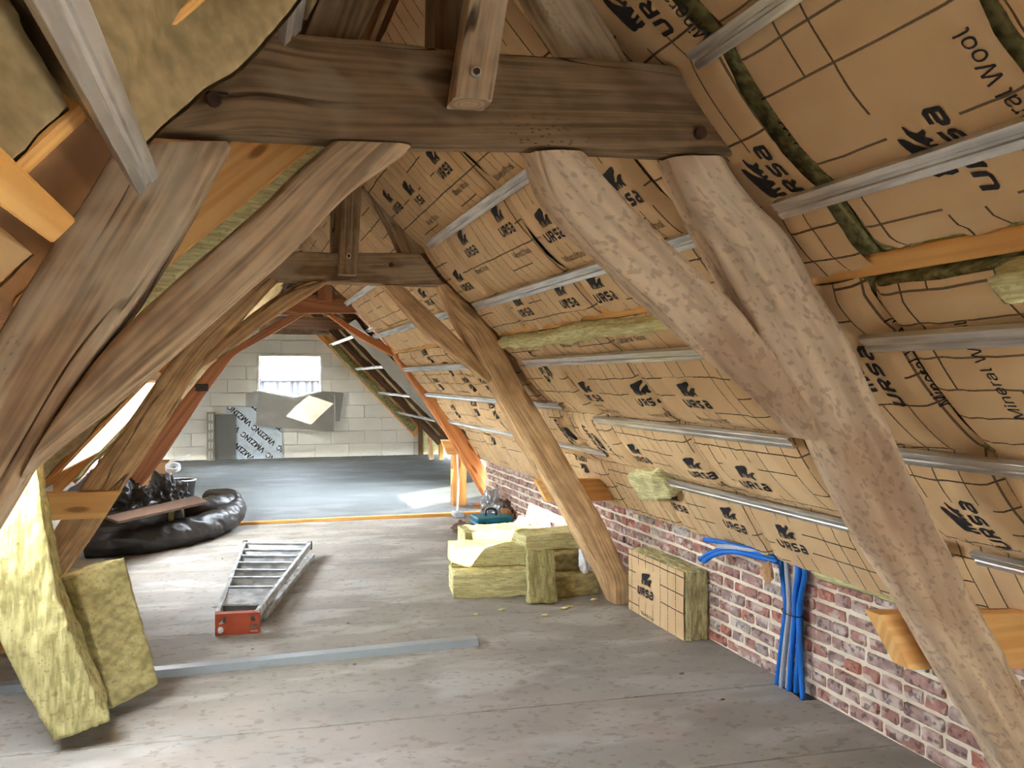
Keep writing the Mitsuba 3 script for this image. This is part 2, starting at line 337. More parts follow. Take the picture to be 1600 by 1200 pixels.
scene['white_plastic'] = P(srgb(226, 232, 238), .35)
scene['silver_film'] = P(srgb(186, 190, 196), .25, metallic=.6)
scene['rag'] = P(srgb(112, 92, 76), .9)
scene['cardboard'] = P(srgb(150, 112, 76), .85)
scene['plank_brown'] = P(srgb(84, 62, 48), .65)
scene['membrane'] = P(srgb(150, 140, 122), .55)
scene['rust'] = P(srgb(70, 50, 40), .6, metallic=.3)
scene['glass'] = {'type': 'thindielectric', 'int_ior': 1.5}
scene['corrugated'] = P(srgb(46, 48, 54), .6)
scene['ground_mat'] = P(srgb(120, 116, 104), .95)
scene['wood_deck'] = P(proc(make_pine(srgb(146, 102, 62), srgb(168, 122, 78), srgb(96, 58, 34))), .7)
scene['wood_peg'] = P(srgb(58, 40, 28), .85)
scene['wood_crack'] = P(srgb(34, 24, 17), .9)
scene['wool_green'] = bumped(P(proc(lambda p, n, uv: mix(srgb(104, 100, 66), srgb(156, 150, 104), smoothstep(.25, .75, fbm(p.x * 60, p.y * 60, p.z * 60, 3)))), .95, spec=.1), wool_h, 1.0, 2e-3)
scene['wool_green2'] = bumped(P(proc(make_wool(30, 30, 40, srgb(136, 126, 82), srgb(178, 168, 118))), .95, spec=.1), wool_h, 1.0, 2e-3)
scene['wool_layers'] = bumped(P(proc(make_wool(110, 24, 16, srgb(140, 132, 88), srgb(206, 200, 152))), .95, spec=.1), lambda p, n, uv: .006 * fbm(p.x * 130, p.y * 50, p.z * 18, 3), 1.0, 2e-3)
scene['kraft_plain'] = P(srgb(186, 148, 102), .75)
scene['steel_dull'] = P(srgb(150, 158, 162), .45, metallic=.5)
TREADS = [.97, .845, .735, .62, .505, .40]
# prints on the right slope: (y, h, turn in degrees)
LOGOS = [(y, h, 0) for (y, h) in [(3.02, 2.565), (2.62, 2.60), (3.82, 2.37), (4.50, 2.36), (4.90, 2.40), (3.71, 2.10), (4.345, 2.095), (3.285, 2.02), (4.91, 1.97), (4.35, 1.788), (3.74, 1.783), (3.34, 1.775), (2.61, 2.02), (2.70, 2.36),
         (4.33, 1.364), (3.70, 1.356), (3.245, 1.358), (2.62, 1.36), (4.36, 1.037), (3.74, 1.021), (3.285, 1.023), (2.65, 1.03), (4.38, .78), (3.82, .765), (3.36, .755), (5.43, 1.97), (5.95, 1.97)]]
LOGOS += [(y, h, 90) for (y, h) in [(1.415, 1.85), (1.925, 1.90), (1.95, 2.30), (2.11, 1.01), (2.09, 1.43), (1.40, 1.05), (.90, 1.85), (.85, 1.40)]]
LOGOS += [(y, h, -90) for (y, h) in [(4.84, 1.08), (5.31, 1.09), (4.76, 1.49)]]
LOGOS += [(y, h, 180) for (y, h) in [(7.34, 1.17), (6.75, 1.17), (6.25, 1.38), (6.76, 1.38), (6.15, 1.60), (7.06, 1.50), (7.5, 1.60), (5.70, 1.38), (5.70, 1.12), (7.9, 1.38), (8.2, 1.12), (7.8, .88), (6.9, .85), (6.2, .85), (5.6, .85)]]
WORDS = [(y, h, 0) for (y, h) in [(3.84, 2.26), (3.315, 2.216), (4.55, 2.24), (3.755, 1.975), (3.28, 1.90), (4.415, 1.98), (2.65, 1.90), (4.1, 1.585), (3.4, 1.58), (3.70, 1.255), (3.25, 1.25), (4.3, 1.255), (3.55, .94), (4.2, .935)]]
WORDS += [(y, h, 90) for (y, h) in [(1.215, 1.90), (1.78, 1.94), (1.905, 1.45), (1.665, 1.44), (1.83, 2.28), (1.25, 1.02), (.72, 1.88)]]
WORDS += [(y, h, -90) for (y, h) in [(4.70, 1.08), (5.05, 1.08)]]
WORDS += [(y, h, 180) for (y, h) in [(6.5, 1.45), (7.1, 1.32), (6.5, 1.08)]]
for (y, h, a) in LOGOS:
    s = h * 1.34536
    if y < 1.85 or (h < 1.68 and y < 1.90): LOGO_BOX.append((20 + s, 20 + y))
    else: LOGO_BOX.append((y, s) if y < 5.22 else (y + .03, s + .05))
LOGO_BOX.append((44.83, .245))
scene['kraft'] = P(proc(kraft_c), .72, spec=.3)

# ---------------------------------------------------------------- the setting
K = math.hypot(1, .9)
NR, ER = np.array([-1, 0, -.9]) / K, np.array([-.9, 0, 1]) / K      # right slope: inward normal, up the slope
NL, EL = np.array([1, 0, -.9]) / K, np.array([.9, 0, 1]) / K
def RP(y, h, d=0.0):
    y, h, d = np.broadcast_arrays(np.asarray(y, float), np.asarray(h, float), np.asarray(d, float))
    return np.stack([2.96 - .9 * h, y, h], -1) + d[..., None] * NR
def LP(y, h, d=0.0):
    y, h, d = np.broadcast_arrays(np.asarray(y, float), np.asarray(h, float), np.asarray(d, float))
    return np.stack([-1.8 + .9 * h, y, h], -1) + d[..., None] * NL
def frame(o, e1, e2, n):
    M = np.eye(4); M[:3, 0], M[:3, 1], M[:3, 2], M[:3, 3] = e1, e2, n, o; return M
def slope_slab(side, rects, holes, d, t, X0=None, b=None):
    """a slab lying on a roof slope: rects and holes in (y, h)"""
    g = shapely.union_all([sg.box(*q) for q in rects]).difference(shapely.union_all([sg.box(*q) for q in holes])) if holes else shapely.union_all([sg.box(*q) for q in rects])
    ms = [trimesh.creation.extrude_polygon(x, t, engine='earcut') for x in getattr(g, 'geoms', [g])]
    m = cat(ms); v = m.vertices
    f = {'R': RP, 'L': LP, 'FR': FRP, 'FL': FLP}[side]
    m = trimesh.Trimesh(f(v[:, 0], v[:, 1], d - t + v[:, 2]), m.faces, process=False)
    if m.volume < 0: m.invert()
    return m
def FRP(y, h, d=0.0):
    y, h, d = np.broadcast_arrays(np.asarray(y, float), np.asarray(h, float), np.asarray(d, float)); k = math.hypot(1, .96)
    return np.stack([3.52 - .96 * h, y, h], -1) + d[..., None] * np.array([-1, 0, -.96]) / k
def FLP(y, h, d=0.0):
    y, h, d = np.broadcast_arrays(np.asarray(y, float), np.asarray(h, float), np.asarray(d, float)); k = math.hypot(1, .96)
    return np.stack([-1.84 + .96 * h, y, h], -1) + d[..., None] * np.array([1, 0, -.96]) / k

ADDED_SKY_E = (9.6, 1.25, 11.1, 2.4)  # added skylight, out of view, brightens the far wall and floor
SKY_A, SKY_B, SKY_C, ADDED_SKY_D = (2.80, .86, 4.15, 1.36), (6.15, .84, 7.68, 1.38), (13.75, 1.12, 14.65, 1.62), (-1.85, .80, -.72, 1.5)  # the last one is an added, unseen skylight that lights the near bay
ORD = ['first', 'second', 'third', 'fourth', 'fifth', 'sixth']
# floor: base slab and its boards
struct('floor', box(-3.2, 4.0, -2.2, 16.6, -.16, -.022), 'plaster')
FY = [-2.0, -1.2, -.4, .5, 1.35, 2.2, 2.96, 3.70, 4.46, 5.22, 5.92, 6.93, 7.95, 9.08]
for i in range(len(FY) - 1):
    g = .0025
    m = cbox(-1.40, 2.60, FY[i] + g, FY[i + 1] - g, -.022, RNG.uniform(-.001, .0005), .003)
    m.apply_transform(trimesh.transformations.shear_matrix(0, [1, 0, 0], [1, 0, 0], [0, 1, 0]) if False else np.eye(4))
    v = np.array(m.vertices); v[:, 1] -= .045 * (v[:, 0] - 1.0); m = trimesh.Trimesh(v, m.faces, process=False)
    add('floor__board', m, 'floor_board')
FY2 = [9.17, 9.95, 12.2, 14.4, 16.45]
for i in range(len(FY2) - 1):
    add('floor__far_panel', cbox(-2.4, 3.75, FY2[i] + .003, FY2[i + 1] - .003, -.022, .02, .003), 'floor_far')
k = put_plank('floor__edge_strip', cbox(-1.28, 2.75, 9.085, 9.165, -.02, .026, .004), 0, 'wood_yellow')
# right wall: mortar bed, bricks in English bond
struct('wall_right', box(2.452, 2.62, .9, 9.05, -.02, .575), 'mortar')
stuff = []
HC = .0636
for r in range(9):
    y = 1.45 + (0.05 if r % 2 else 0) + RNG.uniform(-.02, .02)
    while y < 9.0:
        L = (.100 if r % 2 else .208) * RNG.uniform(.93, 1.05)
        if r % 2 == 0 and RNG.random() < .12: L = .1
        z0 = .004 + r * HC; gap = RNG.uniform(.011, .019)
        if y + L > 9.02: break
        px = RNG.uniform(.004, .016)
        m = cbox(2.452 - px, 2.50, y, y + L, z0 + RNG.uniform(0, .004), z0 + HC - RNG.uniform(.012, .017), .006)
        v = np.array(m.vertices); v += (RNG.random(v.shape) - .5) * [.005, .008, .006]; m = trimesh.Trimesh(v, m.faces, process=False)
        if 2.1 < y < 5.9:
            add('wall_right__brick', m, BRICKS[RNG.choice(6, p=[.22, .24, .2, .14, .08, .12])])
        elif y >= 5.9: stuff.append(m)
        y += L + gap
add('wall_right__brickwork', cat(stuff), 'brick_1'); tag('wall_right__brickwork', kind='stuff')
# left knee wall, end wall behind the camera
struct('wall_left', box(-1.52, -1.40, -2.0, 9.05, -.02, .60), 'plaster')
struct('wall_back', trimesh.creation.extrude_polygon(sg.Polygon([(-1.9, -.02), (2.9, -.02), (2.9, .55), (.58, 2.95), (-1.9, .5)]), .1, engine='earcut').apply_transform(frame([0, -2.0, 0], [1, 0, 0], [0, 0, 1], [0, -1, 0])), 'plaster')
# roof decks
struct('ceiling_right', slope_slab('R', [(-2.1, .40, 9.3, 2.90)], [ADDED_SKY_D], -.20, .04), 'wood_dark')
struct('ceiling_left', slope_slab('L', [(-2.1, .40, 9.3, 2.90)], [SKY_A, SKY_B], -.20, .04), 'wood_deck')
struct('ceiling_far_right', slope_slab('FR', [(9.2, .0, 16.7, 3.05)], [ADDED_SKY_E], -.20, .04), 'wood_dark')
struct('ceiling_far_left', slope_slab('FL', [(9.2, .0, 16.7, 3.05)], [SKY_C], -.20, .04), 'wood_dark')
o = sg.Polygon([(-2.3, -.1), (4.0, -.1), (4.0, .3), (.84, 3.2), (-2.3, .3)])
i_ = sg.Polygon([(-1.75, -.2), (2.92, -.2), (2.92, .3), (.58, 2.86), (-1.75, .3)])
struct('wall_gap_infill', cat([trimesh.creation.extrude_polygon(g, .06, engine='earcut') for g in getattr(o.difference(i_), 'geoms', [o.difference(i_)])]).apply_transform(frame([0, 9.27, 0], [1, 0, 0], [0, 0, 1], [0, -1, 0])), 'wood_dark')  # unseen infill added between the two roofs to stop light leaking in
def skylight(key, side, f, q, pale='wood_pale', lab=None):
    y0, h0, y1, h1 = q; t = .05
    k2 = math.hypot(1, .9)
    def bar(a0, a1, b0, b1, d0, d1):
        V = np.array([f(y, h, d) for y in (a0, a1) for h in (b0, b1) for d in (d0, d1)])
        return trimesh.convex.convex_hull(V)
    struct(key); 
    for a in ((y0 - .02, y0, h0 - .02, h1 + .02), (y1, y1 + .02, h0 - .02, h1 + .02), (y0, y1, h0 - .02, h0), (y0, y1, h1, h1 + .02)):
        add(key + '__reveal', bar(*a, -.26, -.02), pale)
    fr = cat([bar(y0, y0 + t, h0, h1, -.27, -.22), bar(y1 - t, y1, h0, h1, -.27, -.22), bar(y0 + t, y1 - t, h0, h0 + t * .75, -.27, -.22), bar(y0 + t, y1 - t, h1 - t * .75, h1, -.27, -.22)])
    add(key + '__frame', fr, 'white_paint')
    a, b, c, d = f(y0 + t, h0 + .03, -.245), f(y1 - t, h0 + .03, -.245), f(y1 - t, h1 - .03, -.245), f(y0 + t, h1 - .03, -.245)
    add(key + '__pane', trimesh.Trimesh([a, b, c, d], [[0, 1, 2], [0, 2, 3]], process=False), 'glass')
skylight('window_2', 'L', LP, SKY_A); skylight('window_3', 'L', LP, SKY_B); skylight('window_4', 'FL', FLP, SKY_C); skylight('added_window_5', 'R', RP, ADDED_SKY_D); skylight('added_window_6', 'FR', FRP, ADDED_SKY_E)  # the last two are added fill openings, never in view
# far wall of light blocks, each block a piece
WIN = (.28, 1.08, 1.394, 1.845)
struct('wall_far', trimesh.creation.extrude_polygon(sg.box(-2.4, 0, 4.0, 3.3).difference(sg.box(*WIN)), .2, engine='earcut').apply_transform(frame([0, 16.58, 0], [1, 0, 0], [0, 0, 1], [0, -1, 0])), 'plaster')
for r in range(13):
    z0, z1 = .02 + r * .232, .02 + (r + 1) * .232 - .007
    x = -2.3 + (.3 if r % 2 else 0.02)
    while x < 3.9:
        x1 = x + .593
        if z1 < .45 + 2.75 - abs((x + x1) / 2 - .84) * .95 + .6:
            g = sg.box(x + .0035, z0, x1 - .0035, z1).difference(sg.box(WIN[0] - .005, WIN[1] - .005, WIN[2] + .005, WIN[3] + .005))
            for q in getattr(g, 'geoms', [g]):
                if q.area > .002:
                    dy = RNG.uniform(0, .003)
                    if len(q.exterior.coords) == 5:
                        b = q.bounds; m = cbox(b[0], b[2], 16.352 + dy, 16.40, b[1], b[3], .004)
                    else: m = trimesh.creation.extrude_polygon(q, .046, engine='earcut').apply_transform(frame([0, 16.40, 0], [1, 0, 0], [0, 0, 1], [0, -1, 0]))
                    add('wall_far__block', m, 'block')
        x = x1
struct('window_1')
x0, z0, x1, z1 = WIN
fr = cat([cbox(x0, x0 + .035, 16.33, 16.42, z0, z1), cbox(x1 - .035, x1, 16.33, 16.42, z0, z1), cbox(x0 + .035, x1 - .035, 16.33, 16.42, z1 - .03, z1), cbox(x0 + .035, x1 - .035, 16.33, 16.42, z0, z0 + .035)])
add('window_1__frame', fr, 'white_paint')
sash = cat([cbox(x0 + .042, x0 + .062, 16.38, 16.44, z0 + .04, z1 - .035), cbox(x0 + .062, x1 - .04, 16.38, 16.44, z1 - .05, z1 - .034)])
add('window_1__sash', sash, 'grey_plastic')
add('window_1__pane', trimesh.Trimesh([(x0 + .06, 16.43, z0 + .04), (x1 - .04, 16.43, z0 + .04), (x1 - .04, 16.43, z1 - .04), (x0 + .06, 16.43, z1 - .04)], [[0, 1, 2], [0, 2, 3]], process=False), 'glass')
for xx, s in ((x0, -1), (x1, -1)):
    add('window_1__handle', cat([cyl((xx + .015, 16.335, 1.64), (xx + .015, 16.30, 1.64), .012, 10), cyl((xx + .015, 16.305, 1.64), (xx + .015 + s * .06, 16.29, 1.585), .008, 8)]), 'white_plastic')
# outside: ground and a corrugated shed beyond the window
struct('ground', trimesh.creation.box((300, 300, .2)).apply_translation([0, 0, -3.1]), 'ground_mat')
k = thing('shed', 'grey corrugated metal shed with pale posts seen through the bottom of the far window', 'shed')
X = np.linspace(-14, 18, 260); Z = np.array([-3.0, 1.33]); pts = np.stack([np.broadcast_to(X[:, None], (260, 2)), 40 + .06 * np.sin(X[:, None] * 2 * np.pi / .30) + 0 * Z[None], np.broadcast_to(Z[None], (260, 2))], -1)
wall = trimesh.Trimesh(pts.reshape(-1, 3), grid_faces(260, 2), process=False)
add(k + '__wall', wall, 'corrugated')
add(k + '__roof', box(-14, 18, 39.8, 46, 1.33, 1.42), 'corrugated')
for xx in (-6.5, -1.4, 3.4): add(k + '__post', cbox(xx, xx + .35, 39.55, 39.8, -3.0, 1.33), 'rag')

# outlines of the timbers in their truss planes: (x, h) in metres
G = {
 'collar1_top': [(-0.28, 2.091), (-0.184, 2.133), (-0.059, 2.166), (0.005, 2.18), (0.075, 2.166), (0.124, 2.165), (0.29, 2.169), (0.415, 2.169), (0.6, 2.174), (0.79, 2.182), (0.948, 2.187), (1.025, 2.187)],
 'collar1_bot': [(-0.28, 1.938), (-0.22, 1.938), (-0.097, 1.941), (0.031, 1.944), (0.165, 1.946), (0.361, 1.951), (0.6, 1.967), (0.79, 1.969), (0.991, 1.975), (1.095, 1.978), (1.202, 1.981)],
 'kingfront': [(0.485, 2.29), (0.444, 2.03), (0.529, 2.032), (0.572, 2.302)],
 'leg1l_out': [(-0.25, 1.902), (-0.307, 1.779), (-0.351, 1.716), (-0.408, 1.614), (-0.453, 1.528), (-0.542, 1.355), (-0.67, 1.102), (-0.9, 0.7), (-1.28, 0.0)],
 'leg1l_in': [(-0.025, 1.924), (-0.074, 1.832), (-0.131, 1.716), (-0.184, 1.621), (-0.23, 1.541), (-0.3, 1.452), (-0.358, 1.347), (-0.419, 1.221), (-0.487, 1.098), (-0.563, 0.96), (-0.72, 0.66), (-1.06, 0.0)],
 'br1l_up': [(-0.358, 1.343), (-0.3, 1.443), (-0.224, 1.538), (-0.113, 1.646), (0.014, 1.767), (0.124, 1.883), (0.192, 1.941)],
 'br1l_lo': [(-0.422, 1.217), (-0.397, 1.239), (-0.342, 1.287), (-0.25, 1.363), (-0.184, 1.424), (-0.122, 1.482), (-0.055, 1.545), (0.04, 1.638), (0.097, 1.691), (0.155, 1.753), (0.196, 1.806), (0.252, 1.86), (0.304, 1.897), (0.368, 1.946)],
 'leg1r_in': [(1.016, 1.967), (1.104, 1.797), (1.217, 1.621), (1.313, 1.466), (1.446, 1.284), (1.544, 1.099), (1.634, 0.951), (1.747, 0.799), (1.867, 0.623), (2.026, 0.377), (2.254, 0.013)],
 'leg1r_out': [(1.175, 1.979), (1.257, 1.869), (1.332, 1.837), (1.388, 1.758), (1.44, 1.673), (1.524, 1.552), (1.57, 1.475), (1.63, 1.354), (1.685, 1.268), (1.732, 1.182), (1.791, 1.089), (1.863, 0.968), (1.947, 0.81), (2.006, 0.727), (2.093, 0.589), (2.278, 0.312), (2.47, -0.022)],
 'br1r_lo': [(0.654, 1.956), (0.665, 1.894), (0.717, 1.815), (0.782, 1.758), (0.861, 1.7), (0.922, 1.647), (0.996, 1.587), (1.037, 1.55), (1.125, 1.495), (1.184, 1.446), (1.244, 1.409), (1.281, 1.376), (1.35, 1.333), (1.423, 1.265)],
 'br1r_up': [(0.793, 1.963), (0.872, 1.889), (0.944, 1.82), (1.025, 1.757), (1.095, 1.701), (1.197, 1.62), (1.263, 1.546), (1.332, 1.471), (1.388, 1.379), (1.425, 1.301)],
 'pegs1': [(-0.101, 2.104), (-0.053, 2.004), (1.081, 2.024), (-0.186, 2.088), (-0.184, 1.944)],
 'bolt1': [(0.49, 2.087)],
 'collar2_top': [(0.082, 2.149), (0.273, 2.142), (0.512, 2.145), (0.65, 2.15), (1.005, 2.161)],
 'collar2_bot': [(0.065, 1.977), (0.12, 1.978), (0.273, 1.976), (0.479, 1.972), (0.797, 1.974), (1.155, 1.978)],
 'king2f': [(0.563, 2.72), (0.545, 2.356), (0.531, 2.011), (0.631, 2.01), (0.653, 2.361), (0.675, 2.728)],
 'king2r': [(0.513, 2.373), (0.513, 2.041), (0.601, 2.044), (0.619, 2.379), (0.564, 2.747), (0.527, 2.744)],
 'raft2_in': [(0.657, 2.594), (0.816, 2.344), (0.902, 2.157)],
 'raft2_out': [(0.76, 2.675), (0.948, 2.407), (1.07, 2.164)],
 'bolt2': [(0.839, 2.084), (0.584, 2.093)],
 'leg2r_in': [(1.139, 1.985), (1.229, 1.767), (1.426, 1.447), (1.514, 1.296), (1.632, 1.062), (1.751, 0.875), (1.897, 0.658), (2.023, 0.431), (2.178, 0.186), (2.256, 0.0)],
 'leg2r_out': [(1.178, 1.986), (1.315, 1.864), (1.442, 1.748), (1.522, 1.617), (1.628, 1.424), (1.759, 1.216), (1.884, 1.014), (1.972, 0.865), (2.087, 0.682), (2.191, 0.518), (2.295, 0.296), (2.365, 0.162), (2.37, -0.012)],
 'br2r_lo': [(0.794, 1.967), (0.876, 1.883), (1.009, 1.732), (1.166, 1.602), (1.374, 1.447), (1.442, 1.401)],
 'br2r_up': [(0.91, 1.97), (1.02, 1.876), (1.178, 1.735), (1.374, 1.547), (1.462, 1.435)],
 'leg2l_in': [(0.207, 1.981), (0.082, 1.841), (-0.098, 1.618), (-0.212, 1.476), (-0.278, 1.389), (-0.392, 1.18), (-0.512, 0.982), (-0.623, 0.817), (-0.742, 0.607), (-0.878, 0.398), (-1.117, 0.0)],
 'leg2l_out': [(0.065, 1.984), (-0.088, 1.82), (-0.255, 1.658), (-0.402, 1.465), (-0.524, 1.275), (-0.673, 1.055), (-0.823, 0.831), (-0.951, 0.607), (-1.072, 0.43), (-1.338, 0.0)],
 'br2l_up': [(0.379, 1.976), (0.315, 1.967), (0.21, 1.899), (0.061, 1.787), (-0.088, 1.66), (-0.195, 1.536)],
 'br2l_lo': [(0.476, 1.972), (0.408, 1.919), (0.284, 1.836), (0.11, 1.717), (0.01, 1.633), (-0.088, 1.569), (-0.195, 1.483)],
 'blo2r': [(1.789, 0.783), (2.571, 0.758), (2.608, 0.622), (1.875, 0.634)],
 'blo1r': [(1.734, 0.751), (2.49, 0.699), (2.49, 0.528), (1.837, 0.586)],
 'collar3_top': [(0.577, 2.266), (0.721, 2.263), (1.149, 2.275)],
 'collar3_bot': [(0.267, 2.067), (0.39, 2.07), (1.28, 2.095)],
 'leg3r_in': [(1.299, 2.096), (1.457, 1.776), (1.53, 1.618), (1.784, 1.274), (2.105, 0.801), (2.523, 0.105)],
 'leg3r_out': [(1.358, 2.097), (1.437, 1.927), (1.61, 1.698), (1.805, 1.487), (2.002, 1.232), (2.264, 0.839), (2.708, 0.139)],
 'br3r_up': [(0.886, 2.08), (1.149, 1.929), (1.497, 1.737)],
 'br3r_lo': [(0.841, 2.066), (1.149, 1.844), (1.504, 1.651)],
 'leg3l_in': [(0.608, 2.062), (0.329, 1.884), (-0.054, 1.659), (-0.322, 1.283), (-0.654, 0.749), (-0.751, 0.598), (-0.928, 0.371), (-1.16, 0.02)],
 'leg3l_out': [(0.464, 2.059), (0.115, 1.849), (-0.274, 1.563), (-0.538, 1.222), (-0.883, 0.754), (-0.996, 0.587), (-1.164, 0.319), (-1.38, 0.02)],
}

# ---------------------------------------------------------------- roof timbers
C1 = put_timber('collar_beam', 'dark old oak collar beam of the nearest truss, with round pegs, across the top of the view', G['collar1_top'], G['collar1_bot'], 1.98, .105, bsdf='wood_old_dark', seed=3, rough=.004, rnd=.014)
m = cat([cyl((x, 1.968, h), (x, 2.0, h), .0155, 18) for (x, h) in G['pegs1'][:2]])
for (x, h) in G['pegs1'][:3]: add(C1 + '__peg', cyl((x, 1.966, h), (x, 2.0, h), .0150, 18), 'wood_peg')
lx = -.185
add(C1 + '__lap_joint', cat([cbox(lx - .002, lx + .002, 1.9715, 1.99, 1.945, 2.115, .0005), cbox(lx - .08, lx + .16, 1.972, 1.985, 2.018, 2.0208, .0005)]), 'wood_crack')
KF = put_timber('king_post', 'brown king post piece bolted to the front of the nearest collar beam', [G['kingfront'][1], (.508, 2.45), (.53, 2.62)], [G['kingfront'][2], (.598, 2.45), (.62, 2.62)], 1.895, .085, seed=5, rough=.004, rnd=.008, sm=3)
bx, bh = G['bolt1'][0]
def bolt(key, x, y, h, r):
    b = add(key, cyl((x, y - .004, h), (x, y + .02, h), r, 20), 'steel')
    add(b + '__nut', cyl((x, y - .010, h), (x, y, h), r * .58, 6), 'rust')
bolt(KF + '__bolt', bx, 1.888, bh, .0125)
put_timber('king_post', 'dark square king post standing behind the nearest collar beam', [(.439, 2.15), (.439, 2.66)], [(.560, 2.15), (.560, 2.66)], 2.09, .12, bsdf='wood_old_dark', seed=6, rnd=.01, sm=3)
put_timber('upper_rafter', 'brown principal rafter rising left of the king post above the nearest collar beam', [(.085, 2.10), (.118, 2.189), (.158, 2.302), (.27, 2.60)], [(.215, 2.10), (.249, 2.189), (.313, 2.322), (.44, 2.60)], 2.07, .12, bsdf='wood_old_dark', seed=7)
put_timber('upper_rafter', 'dark principal rafter right of the king post above the nearest collar beam', [(.84, 2.12), (.796, 2.203), (.763, 2.252), (.714, 2.308), (.675, 2.364), (.56, 2.6)], [(.99, 2.12), (.946, 2.209), (.903, 2.273), (.86, 2.325), (.818, 2.382), (.70, 2.6)], 2.065, .11, seed=8)
put_timber('truss_leg', 'broad old timber leg of the nearest truss at the left edge', G['leg1l_out'], G['leg1l_in'], 1.995, .15, seed=11, rough=.004, rnd=.02, category='truss leg')
put_timber('curved_brace', 'large curved old brace on the left of the nearest truss', G['br1l_up'], G['br1l_lo'], 1.985, .13, seed=12, rough=.006, rnd=.03, category='brace')
put_timber('truss_leg', 'pitted pale brown leg of the nearest truss running down the right side', G['leg1r_out'], G['leg1r_in'], 1.99, .13, 'wood_log', seed=13, rough=.010, rnd=.045, category='truss leg')
BR = put_timber('curved_brace', 'pitted pale brown brace on the right of the nearest truss, ending on its leg', G['br1r_up'], G['br1r_lo'], 1.985, .13, 'wood_log', seed=14, rough=.010, rnd=.045, category='brace')
C2 = put_timber('collar_beam', 'brown old collar beam of the second truss with a small bolt hole', G['collar2_top'], G['collar2_bot'], 5.2, .16, seed=21, rnd=.014)
x, h = G['bolt2'][0]; add(C2 + '__bolt', cyl((x, 5.19, h), (x, 5.215, h), .013, 14), 'rust')
g = G['king2f']
K2 = put_timber('king_post', 'worm-eaten front king post bolted onto the second collar beam', [g[2], g[1], g[0]], [g[3], g[4], g[5]], 5.115, .085, seed=22, rnd=.010)
x, h = G['bolt2'][1]; bolt(K2 + '__bolt', x, 5.108, h + .02, .014)
g = G['king2r']
put_timber('king_post', 'dark king post behind the front one of the second truss', [g[1], g[0], (.513, 2.62)], [g[2], (.605, 2.373), (.605, 2.62)], 5.36, .12, seed=23, rnd=.010)
put_timber('upper_rafter', 'dark brown rafter rising above the right end of the second collar beam', G['raft2_in'], G['raft2_out'], 5.22, .13, seed=24)
put_timber('upper_rafter', 'dark brown rafter rising above the left end of the second collar beam', [(.26, 2.157), (.346, 2.344), (.503, 2.594)], [(.10, 2.164), (.212, 2.407), (.40, 2.675)], 5.22, .13, seed=25)
put_timber('truss_leg', 'old brown leg of the second truss standing on the floor beside the brick wall', G['leg2r_out'], G['leg2r_in'], 5.2, .19, bsdf='wood_skylit', seed=26, rough=.007, rnd=.03, category='truss leg')
put_timber('curved_brace', 'slim brown brace on the right of the second truss', G['br2r_up'], G['br2r_lo'], 5.22, .13, bsdf='wood_skylit', seed=27, rough=.006, rnd=.02, category='brace')
put_timber('truss_leg', 'old brown leg of the second truss on the left, behind the insulation slabs', G['leg2l_out'], G['leg2l_in'], 5.2, .15, bsdf='wood_skylit', seed=28, rough=.006, rnd=.03, category='truss leg')
put_timber('curved_brace', 'slim curved brown brace on the left of the second truss', G['br2l_up'], G['br2l_lo'], 5.19, .15, bsdf='wood_skylit', seed=29, rough=.005, rnd=.03, category='brace')
# orange truss
put_timber('collar_beam', 'reddish planed collar beam of the third truss', G['collar3_top'], G['collar3_bot'], 9.2, .10, 'wood_red', seed=31, rough=.001, rnd=.006, sm=3)
put_timber('king_post', 'reddish king post on the third collar beam', [(.742, 2.20), (.745, 2.62)], [(.88, 2.20), (.88, 2.62)], 9.13, .07, 'wood_red', seed=32, rough=.001, rnd=.006, sm=3)
put_timber('truss_leg', 'bright orange planed leg of the third truss on the right', G['leg3r_out'], G['leg3r_in'], 9.2, .15, 'wood_orange', seed=33, rough=.002, rnd=.03, category='truss leg')
put_timber('brace', 'thin orange brace from the third collar beam to its right leg', G['br3r_up'], G['br3r_lo'], 9.22, .09, 'wood_orange', seed=34, rough=.001, rnd=.006, category='brace')
LG = put_timber('truss_leg', 'reddish planed leg of the third truss on the left', G['leg3l_out'], G['leg3l_in'], 9.2, .13, 'wood_red', seed=35, rough=.001, rnd=.006, category='truss leg')
add(LG + '__plate', cbox(-.42, -.30, 9.19, 9.21, 1.30, 1.37), 'black_plastic')
# tie pieces between legs and walls
def tie(label, pts, y0, d, bs='wood_tie'):
    k = thing('tie_beam', label, 'beam'); p = sg.Polygon(pts)
    m = trimesh.creation.extrude_polygon(p, d, engine='earcut').apply_transform(frame([0, y0 + d, 0], [1, 0, 0], [0, 0, 1], [0, -1, 0]))
    mm, uv = plank_uv(m, 0); scene[k] = mikit.ply(mm, bs, smooth=False, uv=uv); return k
tie('yellow pine tie board from the second truss leg to the brick wall', G['blo2r'], 5.40, .065)
tie('yellow pine tie board on the left leg of the second truss', [(-1.30, .835), (-.605, .825), (-.689, .687), (-1.30, .69)], 5.13, .065)
tie('yellow pine tie board behind the nearest right leg, cut end showing over the bricks', G['blo1r'], 2.13, .065)
tie('orange pine tie board behind the third truss leg', [(2.049, .768), (2.80, .75), (2.80, .598), (2.118, .61)], 9.36, .065)
